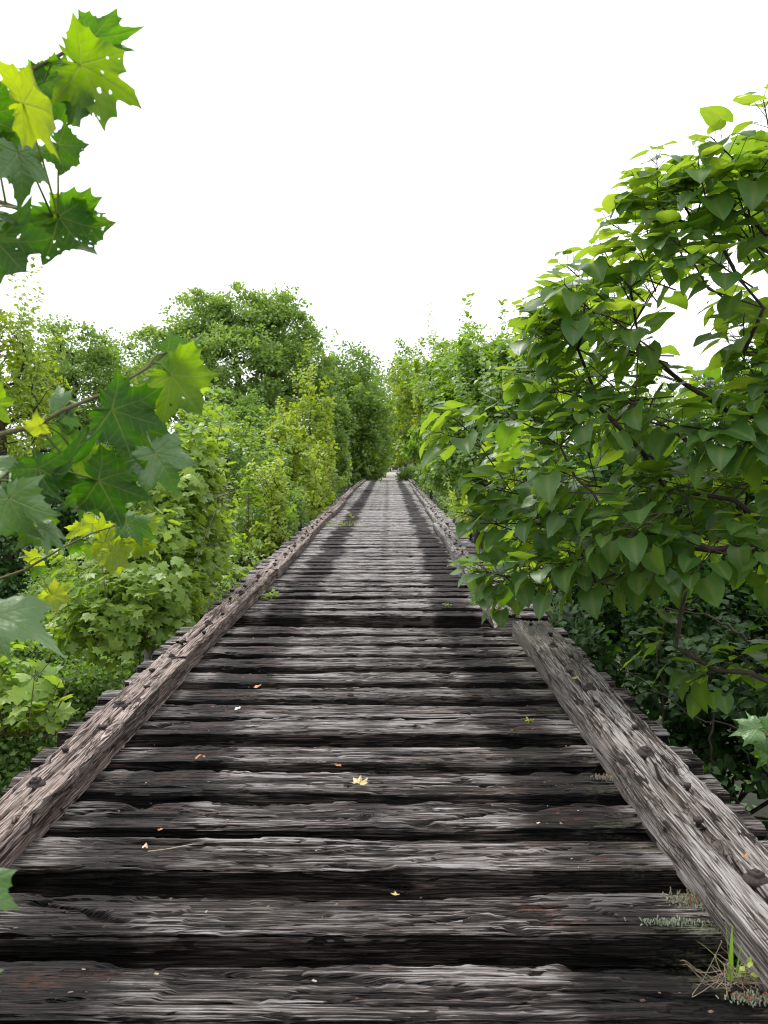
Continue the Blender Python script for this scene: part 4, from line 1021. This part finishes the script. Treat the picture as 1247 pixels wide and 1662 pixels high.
twigs = {
 'a': [(-120, 215, 1.7), (0, 140, 1.5), (40, 118, 1.5), (88, 95, 1.5), (115, 78, 1.5), (150, 48, 1.55), (172, 35, 1.6)],
 'b': [(-120, 320, 1.6), (0, 328, 1.5), (50, 345, 1.5), (70, 347, 1.5), (95, 352, 1.5)],
 'c': [(-120, 735, 1.55), (0, 705, 1.45), (60, 690, 1.45), (100, 667, 1.45), (165, 640, 1.47), (235, 600, 1.48), (272, 572, 1.5)],
 'd': [(-120, 830, 1.5), (-40, 880, 1.4), (0, 780, 1.35), (20, 760, 1.35)],
 'e': [(-150, 1060, 1.4), (-60, 1010, 1.35), (-10, 1000, 1.3)],
 'f': [(-200, 1400, 1.2), (-100, 1420, 1.1), (-45, 1440, 1.0)], 'g': [(-200, 1560, 1.15), (-90, 1570, 1.05), (-40, 1590, 1.0)]}
tp_nodes = []
for k_, pts in twigs.items():
    P = np.array([W(*p) for p in pts]); n = len(P)
    a = Acc(); tube(a, P, np.linspace(.0055, .0018, n), 7); a.build('branch', M['twig'], stree, off=sroot, smooth=True); tp_nodes.append(P)
allp = np.array([P_[0] for P_ in tp_nodes])
dense = np.concatenate([np.linspace(P[i], P[i + 1], 6) for P in tp_nodes for i in range(len(P) - 1)])
for j, tp, D, mt, sd_, kw in LV: put_leaf(j, tp, D, mt, sd_, dens=dense, **kw)
tk = Acc(); tkp = np.array([sroot, (-3.12, 1.9, -2.5), (-2.95, 1.8, 0), (-2.8, 1.75, 2), (-2.75, 1.7, 4.2)]); tube(tk, tkp, [.17, .15, .12, .09, .04], 12)
fill = []
for P_ in allp:     # one limb from the trunk out to each leafy branch
    zt = min(max(P_[2] - .45, -1.0), 3.6); q0 = np.array([np.interp(zt, tkp[:, 2], tkp[:, k]) for k in range(3)])
    t_ = np.linspace(0, 1, 14)[:, None]; L_ = q0 + (P_ - q0) * t_ + np.array([0, .10, .22]) * np.sin(math.pi * t_) + np.concatenate([[[0, 0, 0]], rng.normal(0, .012, (12, 3)), [[0, 0, 0]]])
    tube(tk, L_, np.linspace(.026, .0058, 14), 8); fill.append(L_[3:])
fill = np.concatenate(fill); fill = np.repeat(fill, 5, 0) + rng.normal(0, .10, (len(fill) * 5, 3))
fill = fill[fill[:, 0] + .2 < -.47 * np.maximum(fill[:, 1], .3)]
nf_ = len(fill); a = Acc(); scatter(a, LOBEH, fill, rng.normal(0, 1, (nf_, 3)) * [1, 1, .3] + [0, 0, -.5], np.array([0, 0, 1.]) + rng.normal(0, .35, (nf_, 3)), rng.uniform(.09, .17, nf_), rng.random(nf_))
a.build('crown', M['syc'], stree, off=sroot)
tk.build('trunk', M['barkg'], stree, off=sroot, smooth=True)

# brighter sycamore spray hanging a little further off, over the left tie ends
def spray(name, label, cat, root, D, stem, leaves, mat, rad=.006):
    rt = np.array(root, float); t = empty(name, tuple(rt), label, cat)
    P = np.array([W(*p) for p in stem]); tws = Acc(); low = P[0]; m_ = (rt + low) / 2 + [.1, 0, .3]
    tube(tws, np.concatenate([[rt, m_], P]), np.concatenate([[.02, .012], np.linspace(rad, .002, len(P))]), 6)
    dn = np.concatenate([np.linspace(P[i], P[i + 1], 6) for i in range(len(P) - 1)])
    for k, (j, tp, dz, kw) in enumerate(leaves):
        kw = dict(kw); put_leaf(j, tp, D + dz, kw.pop('mat', mat), 100 + k + int(D * 10), root=rt, parent=t, dens=dn, **kw)
    tws.build('twig', M['twig'], t, off=rt, smooth=True)
    return t
spray('sycamore_sapling', 'yellow-green sycamore spray below the nearest dark leaves on the left', 'sapling', (-3.4, 3.4, float(gz(-3.4, 3.4)) - .1), 3.0,
      [(-60, 960, 3.1), (40, 925, 3.0), (100, 890, 3.0), (150, 865, 3.0), (200, 850, 3.0)],
      [((170, 880), (222, 905), 0, dict(face=-1, width=1.1)), ((150, 850), (118, 845), .05, dict(face=1, roll=20)), ((205, 850), (262, 860), 0, dict(face=1, roll=35, mat='syc')),
       ((160, 865), (200, 846), .1, dict(face=-1)), ((180, 895), (220, 930), -.05, dict(face=-1)), ((225, 880), (246, 915), .05, dict(face=-1)), ((215, 860), (250, 895), .1, dict(face=-1)),
       ((150, 885), (165, 915), .1, dict(face=1, mat='syc')), ((120, 880), (135, 905), .12, dict(face=1, mat='syc')), ((60, 905), (30, 915), 0, dict(face=1, roll=20)), ((85, 965), (125, 980), 0, dict(face=-1, width=1.1)),
       ((80, 965), (62, 985), .1, dict(face=-1, roll=30)), ((55, 915), (80, 935), .05, dict(face=1, roll=40, mat='syc')), ((130, 860), (105, 875), .15, dict(face=-1)), ((190, 915), (175, 940), .1, dict(face=-1)), ((235, 850), (265, 835), .1, dict(face=1, roll=30))], 'sycy')
spray('sycamore_sapling', 'pale green sycamore leaves at the right edge beside the tie ends', 'sapling', (2.9, 3.3, float(gz(2.9, 3.3)) - .1), 3.0,
      [(1330, 1290, 3.1), (1290, 1240, 3.0), (1250, 1195, 3.0), (1225, 1185, 3.0)],
      [((1228, 1183), (1182, 1185), 0, dict(face=1, roll=-25, width=1.0)), ((1235, 1190), (1215, 1160), .05, dict(face=1)), ((1240, 1200), (1222, 1225), 0, dict(face=1, mat='sycg')),
       ((1250, 1220), (1225, 1250), .05, dict(face=-1, mat='syc')), ((1245, 1180), (1247, 1155), .1, dict(face=1)), ((1262, 1200), (1290, 1185), .0, dict(face=-1)), ((1265, 1225), (1280, 1260), .0, dict(face=-1)), ((1250, 1215), (1262, 1250), .0, dict(face=1, mat='sycg'))], 'sycg')

# ------------------------------------------------------------------ small things on the deck
ML = {'yellow': leaf_mat('dry_yellow_leaf', (.40, .31, .10), (.5, .42, .18), (.4, .3, .05), (.5, .4, .1), trans=.2),
      'orange': leaf_mat('dry_orange_leaf', (.42, .12, .03), (.55, .25, .09), (.4, .15, .02), (.5, .2, .03), trans=.2),
      'tan': leaf_mat('dry_tan_leaf', (.45, .30, .19), (.55, .42, .3), (.3, .2, .1), (.3, .2, .1), trans=.15),
      'white': leaf_mat('bleached_leaf', (.62, .6, .56), (.7, .69, .66), (.3, .3, .3), (.3, .3, .3), trans=.1)}
def gp(px, py, h=0.0):
    a_ = W(px, py, 1.0); d = a_ - np.array([0, 0, CAMH]); return np.array([0, 0, CAMH]) + d * ((h - CAMH) / d[2])
def fallen(px, py, size, mat, label, h=.012, seed=1, kind='leaf'):
    p = gp(px, py, h); r_ = np.random.default_rng(seed)
    a = Acc()
    V, Q, T_, uv = leaf_lobed('hi', .55 + r_.uniform(-.2, .3), .22, seed) if kind == 'leaf' else leaf_heart(8, .3, .35, .1)
    V = V.copy(); V[:, 2] = V[:, 2] + .12 * np.sin(V[:, 1] * 9 + seed) * .6
    V[:, 2] *= -1
    V[:, 2] -= V[:, 2].min()
    an = r_.uniform(0, 6.28); c, s = math.cos(an), math.sin(an)
    V = np.stack([V[:, 0] * c - V[:, 1] * s, V[:, 0] * s + V[:, 1] * c, V[:, 2] + .08 * V[:, 1]], -1) * size; V[:, 2] -= V[:, 2].min()
    a.add(V, tris=T_, quads=Q, rnd=r_.random(), uv=uv)
    tube(a, [V[0], V[0] + [size * .3 * c, size * .3 * s, size * .15]], [.0012, .001], 4)
    o = a.build('fallen_leaf', ML[mat], smooth=True); o.location = p
    tag(o, label, 'leaf', 'fallen leaves on the deck'); return o
fallen(584, 1272, .058, 'yellow', 'pale yellow fallen sycamore leaf in the middle of the near deck', seed=3)
fallen(415, 1115, .042, 'orange', 'small bright orange fallen leaf on the left of the middle ties', seed=4, kind='oval')
fallen(325, 1229, .045, 'orange', 'curled orange-brown fallen leaf left of the yellow sycamore leaf', seed=5, kind='oval')
fallen(553, 1244, .03, 'orange', 'tiny rolled brown leaf just above the yellow sycamore leaf', seed=6, kind='oval')
fallen(644, 1452, .026, 'yellow', 'small yellow leaf scrap on the edge of a near crosstie below centre', seed=7, kind='oval')
fallen(384, 1151, .034, 'white', 'bleached whitish leaf scrap lying in a cracked tie on the left', seed=8)
fallen(260, 1346, .022, 'orange', 'small orange leaf scrap on the fourth near tie at the left', seed=9, kind='oval')
fallen(930, 1101, .035, 'yellow', 'small pale yellow leaf on top of the right guard timber', h=.135, seed=10, kind='oval')
fallen(1209, 1392, .018, 'orange', 'tiny tan-orange leaf scrap in the crack of the right guard timber', h=.125, seed=11, kind='oval')
fallen(235, 1377, .02, 'tan', 'curled tan leaf beside a pale dry stalk on the left near tie', seed=12, kind='oval')
fallen(873, 1336, .014, 'tan', 'tan leaf crumb right of centre on a near crosstie', seed=13, kind='oval')
fallen(372, 912, .03, 'yellow', 'yellow leaf crumb far up the left wheel stain', seed=14)
fallen(255, 1580, .012, 'tan', 'brown leaf crumb on the nearest crosstie at the left', seed=15, kind='oval')
# a pale dry stalk
p0 = gp(240, 1382, .012); p1 = gp(330, 1370, .014)
a = Acc(); tube(a, [p0, (p0 * .6 + p1 * .4) + [0, -.01, .004], (p0 * .2 + p1 * .8) + [0, .004, .003], p1], [.0016, .002, .0018, .001], 5)
tag(a.build('dry_stalk', flat('dry_stalk', (.5, .45, .36), .8)), 'thin pale dry stalk lying along the near tie left of centre', 'stalk')

MG = {'blade': leaf_mat('grass_blade', (.12, .25, .03), (.2, .34, .05), (.25, .5, .02), (.35, .6, .04), trans=.4), 'dry': flat('dry_grass', (.33, .27, .19), .9, (.2, .16, .11)),
      'moss': flat('moss', (.12, .14, .055), .95, (.22, .2, .08), 60), 'lich': flat('cup_lichen', (.25, .30, .20), .95, (.33, .36, .26), 90), 'red': flat('lichen_tip', (.45, .06, .03), .7)}
def blade(acc, p, dirv, L, w_, droop, n=6):
    t = np.linspace(0, 1, n)[:, None]; dirv = norm(np.array(dirv, float)); sd2 = norm(np.cross(dirv, [0, 0, 1]) + [1e-4, 0, 0])
    c = p + dirv * t * L + np.array([dirv[0] * .6, dirv[1] * .6, -1]) * droop * L * t ** 2
    ww = w_ * (1 - t ** 2) + .0003
    V = np.stack([c - sd2 * ww, c + np.array([0, 0, -.3]) * ww, c + sd2 * ww], 1)
    acc.add(V.reshape(-1, 3), quads=grid_quads(n, 3), rnd=rng.random())
rt = gp(1186, 1592, .012)
tf = empty('grass_tuft', tuple(rt), 'tuft of dry curled grass with two green blades against the near right guard timber', 'grass tuft')
a = Acc()
blade(a, rt, (.02, .05, 1), .16, .006, .05); blade(a, rt + [.01, 0, 0], (-.6, .1, 1), .17, .004, .25); blade(a, rt + [.012, 0, 0], (.12, 0, 1), .13, .005, .1); blade(a, rt, (-.1, 0, 1), .2, .002, .05)
a.build('blade', MG['blade'], tf, off=rt, smooth=True)
a = Acc()
for k in range(40):
    ph = rng.uniform(0, 6.28); L = rng.uniform(.035, .10); e = rng.uniform(.05, 1.3); p = rt + [rng.normal(0, .022), rng.normal(0, .012), 0]
    dv = norm(np.array([math.cos(ph) * 1.4, math.sin(ph) * .6, e])); sg_ = rng.normal(0, .03, 3)
    t = np.linspace(0, 1, 8)[:, None]; P = p + dv * t * L + sg_ * np.sin(t * 5) - np.array([0, 0, 1]) * (t ** 2) * L * .6 * (e / 1.3); P[:, 2] = np.maximum(P[:, 2], .012)
    tube(a, P, np.linspace(.0010, .0005, 8), 4)
a.build('dry_stalk', MG['dry'], tf, off=rt, smooth=True)
a = Acc(); 
for k in range(14):
    p = rt + [.03 + rng.normal(0, .012), rng.normal(0, .008), .01 + rng.random() * .03]; scatter(a, OVAL, p[None], rdir(1), np.array([[0, 0, 1.]]) + rng.normal(0, .3, (1, 3)), np.array([.02]), np.array([.6]))
a.build('weed_leaf', M['lime'], tf, off=rt)
def weed(px, py, size, n, mat, label, name='seedling', h=.0, cat='seedling', fl=.5):
    p = gp(px, py, h); a = Acc(); t = empty(name, tuple(p), label, cat); st = Acc()
    for k in range(n):
        d_ = norm(rng.normal(0, 1, 3) * [1, 1, .3] + [0, 0, .9]); L = size * rng.uniform(.4, 1); e = p + d_ * L
        tube(st, [p, e], [.0015, .001], 4); scatter(a, OVAL, np.stack([e, e, p + d_ * L * .6]), norm(rng.normal(0, 1, (3, 3)) + d_), np.array([[0, 0, 1.]] * 3) + rng.normal(0, .3, (3, 3)), size * rng.uniform(.3, .5, 3), rng.random(3))
    a.build('leaf', M[mat], t, off=p); st.build('stem', M['twig'], t, off=p); return t
weed(441, 971, .10, 12, 'young', 'small bright green weed between ties beside the left guard timber')
weed(569, 838, .09, 7, 'young', 'green weed in the left wheel stain far up the deck')
weed(571, 843, .09, 6, 'lime', 'lesser yellow-green weed close by the far green weed')
weed(724, 985, .05, 6, 'young', 'tiny green seedling right of centre just past the gap in the ties')
weed(858, 1172, .035, 6, 'lime', 'tiny yellow-green seedling on a tie near the right guard timber')
def tuft(px, py, size, n, label, h=.0, spread_=.1):
    p = gp(px, py, h); a = Acc()
    for k in range(n): blade(a, p + [rng.normal(0, spread_), rng.normal(0, spread_ * .5), -.02], (rng.normal(0, .5), rng.normal(0, .5), 1), size * rng.uniform(.4, 1), .003, .3, 4)
    o = a.build('grass_tuft', M['lime'], off=p); o.location = p; tag(o, label, 'grass tuft')
tuft(547, 852, .22, 110, 'yellowish grass growing between far ties along the left guard timber', spread_=.28)
tuft(391, 952, .10, 26, 'wisp of yellow grass in a crack on top of the left guard timber', h=.12, spread_=.04)
tuft(371, 972, .09, 26, 'short dry wisp of grass on the left guard timber just above the splice', h=.12, spread_=.05)
# cup lichens with red tips
def lichen(px, py, wx, wy, n, label, h=.004, red=.25):
    p = gp(px, py, h); a = Acc(); b = Acc()
    for k in range(n):
        q = p + [rng.normal(0, wx), rng.normal(0, wy), rng.uniform(-.006, .002)]; hh = rng.uniform(.004, .012)
        e = q + [rng.normal(0, .003), rng.normal(0, .003), hh]; tube(a, [q, e], [.0016, .0022], 4)
        if rng.random() < red: tube(b, [e - [0, 0, .001], e + [0, 0, .0035]], [.0022, .0012], 4)
    t = a.build('lichen_patch', MG['lich'], off=p); t.location = p; tag(t, label, 'lichen'); t['kind'] = 'stuff'
    if b.n: b.build('lichen_tip', MG['red'], t, off=p)['kind'] = 'stuff'
lichen(1128, 1462, .035, .02, 420, 'grey-green cup lichen with red tips on the second near tie at the right')
lichen(1225, 1622, .03, .012, 200, 'red-tipped lichen on the nearest tie beside the right guard timber')
lichen(983, 1262, .03, .012, 120, 'small red-speckled lichen on a tie end against the right guard timber')
lichen(1090, 1497, .05, .008, 160, 'pale green lichen streak along the front of the second near tie', red=0)

# crumbs of rotten wood, grit and leaf scraps lying on the ties
a = Acc()
for k in range(700):
    y0 = tie_y[int(rng.integers(6, 30))]; p = np.array([CX + rng.uniform(-1.35, 1.3), y0 + rng.uniform(.02, .215), rng.uniform(.001, .006)])
    if rng.random() < .5: p[0] = rng.choice([-.85, .7, 1.0, -1.1]) + rng.normal(0, .12)
    th = rng.uniform(0, 3.14); L = rng.uniform(.002, .0075); wv_ = L * rng.uniform(.2, .7); c, s_ = math.cos(th), math.sin(th)
    q = np.array([(-1, -1, 0), (1, -1, 0), (1, 1, 0), (-1, 1, 0), (-.7, -.7, .5), (.8, -.6, .6), (.6, .7, .4), (-.7, .6, .6)], float) * [L, wv_, wv_]
    V = np.stack([q[:, 0] * c - q[:, 1] * s_, q[:, 0] * s_ + q[:, 1] * c, q[:, 2]], -1) + p
    a.add(V, quads=[(4, 5, 6, 7), (0, 1, 5, 4), (1, 2, 6, 5), (2, 3, 7, 6), (3, 0, 4, 7)], rnd=rng.random())
mt_, nt_2 = newmat('wood_crumbs'); b_ = N(nt_2, 'ShaderNodeBsdfPrincipled'); b_.inputs['Roughness'].default_value = .9
nt_2.links.new(ramp(nt_2, attr(nt_2, 'rnd'), [(0, (.02, .014, .01)), (.5, (.09, .045, .025)), (.85, (.2, .13, .09)), (1, (.4, .36, .3))]), b_.inputs['Base Color']); finish(nt_2, b_.outputs[0])
o = a.build('debris', mt_); o['kind'] = 'stuff'; tag(o, 'crumbs of rotten wood and leaf scraps lying on the crossties', 'debris')

# bare vines and dead stems in the shade below the right tie ends
for k, (pts, rd) in enumerate(((((995, 1075, 6.2), (1060, 1115, 6.0), (1120, 1160, 5.8), (1190, 1180, 5.6), (1262, 1195, 5.4)), .009),
                               (((1290, 1020, 5.6), (1215, 1040, 5.8), (1160, 1000, 6.1), (1080, 985, 6.4)), .016),
                               (((1180, 1290, 6.6), (1150, 1215, 6.5), (1165, 1130, 6.5), (1120, 1050, 6.6)), .013),
                               (((1075, 1120, 6.8), (1065, 1060, 6.7), (1080, 1010, 6.7), (1050, 960, 6.8)), .008))):
    P = [W(*p) for p in pts]; foot = P[-1] if P[-1][2] < P[0][2] else P[0]
    order_ = P if foot is P[0] else P[::-1]
    g0 = np.array([order_[0][0] + .2, order_[0][1] + .1, float(gz(order_[0][0], order_[0][1])) - .1])
    path_ = np.array([g0, (g0 + order_[0]) / 2 + [.1, 0, .2]] + list(order_)); tt_ = np.linspace(0, len(path_) - 1, 26)
    path_ = np.stack([np.interp(tt_, np.arange(len(path_)), path_[:, q]) for q in range(3)], -1) + rng.normal(0, .012, (26, 3))
    a = Acc(); tube(a, path_, np.linspace(rd, rd * .4, 26), 6); o = a.build('vine', M['bark'], off=g0, smooth=True); o.location = tuple(g0)
    tag(o, ('thin bare vine trailing beside the right tie ends towards the pale sycamore leaves', 'thickest leaning dead limb under the heart-leaved tree at the right edge',
            'upright bare stem in the shade below the right tie ends', 'slender bare stem behind the upright stem, nearest the tie ends')[k], 'vine' if k == 0 else 'bare stem', 'bare stems in the shade')
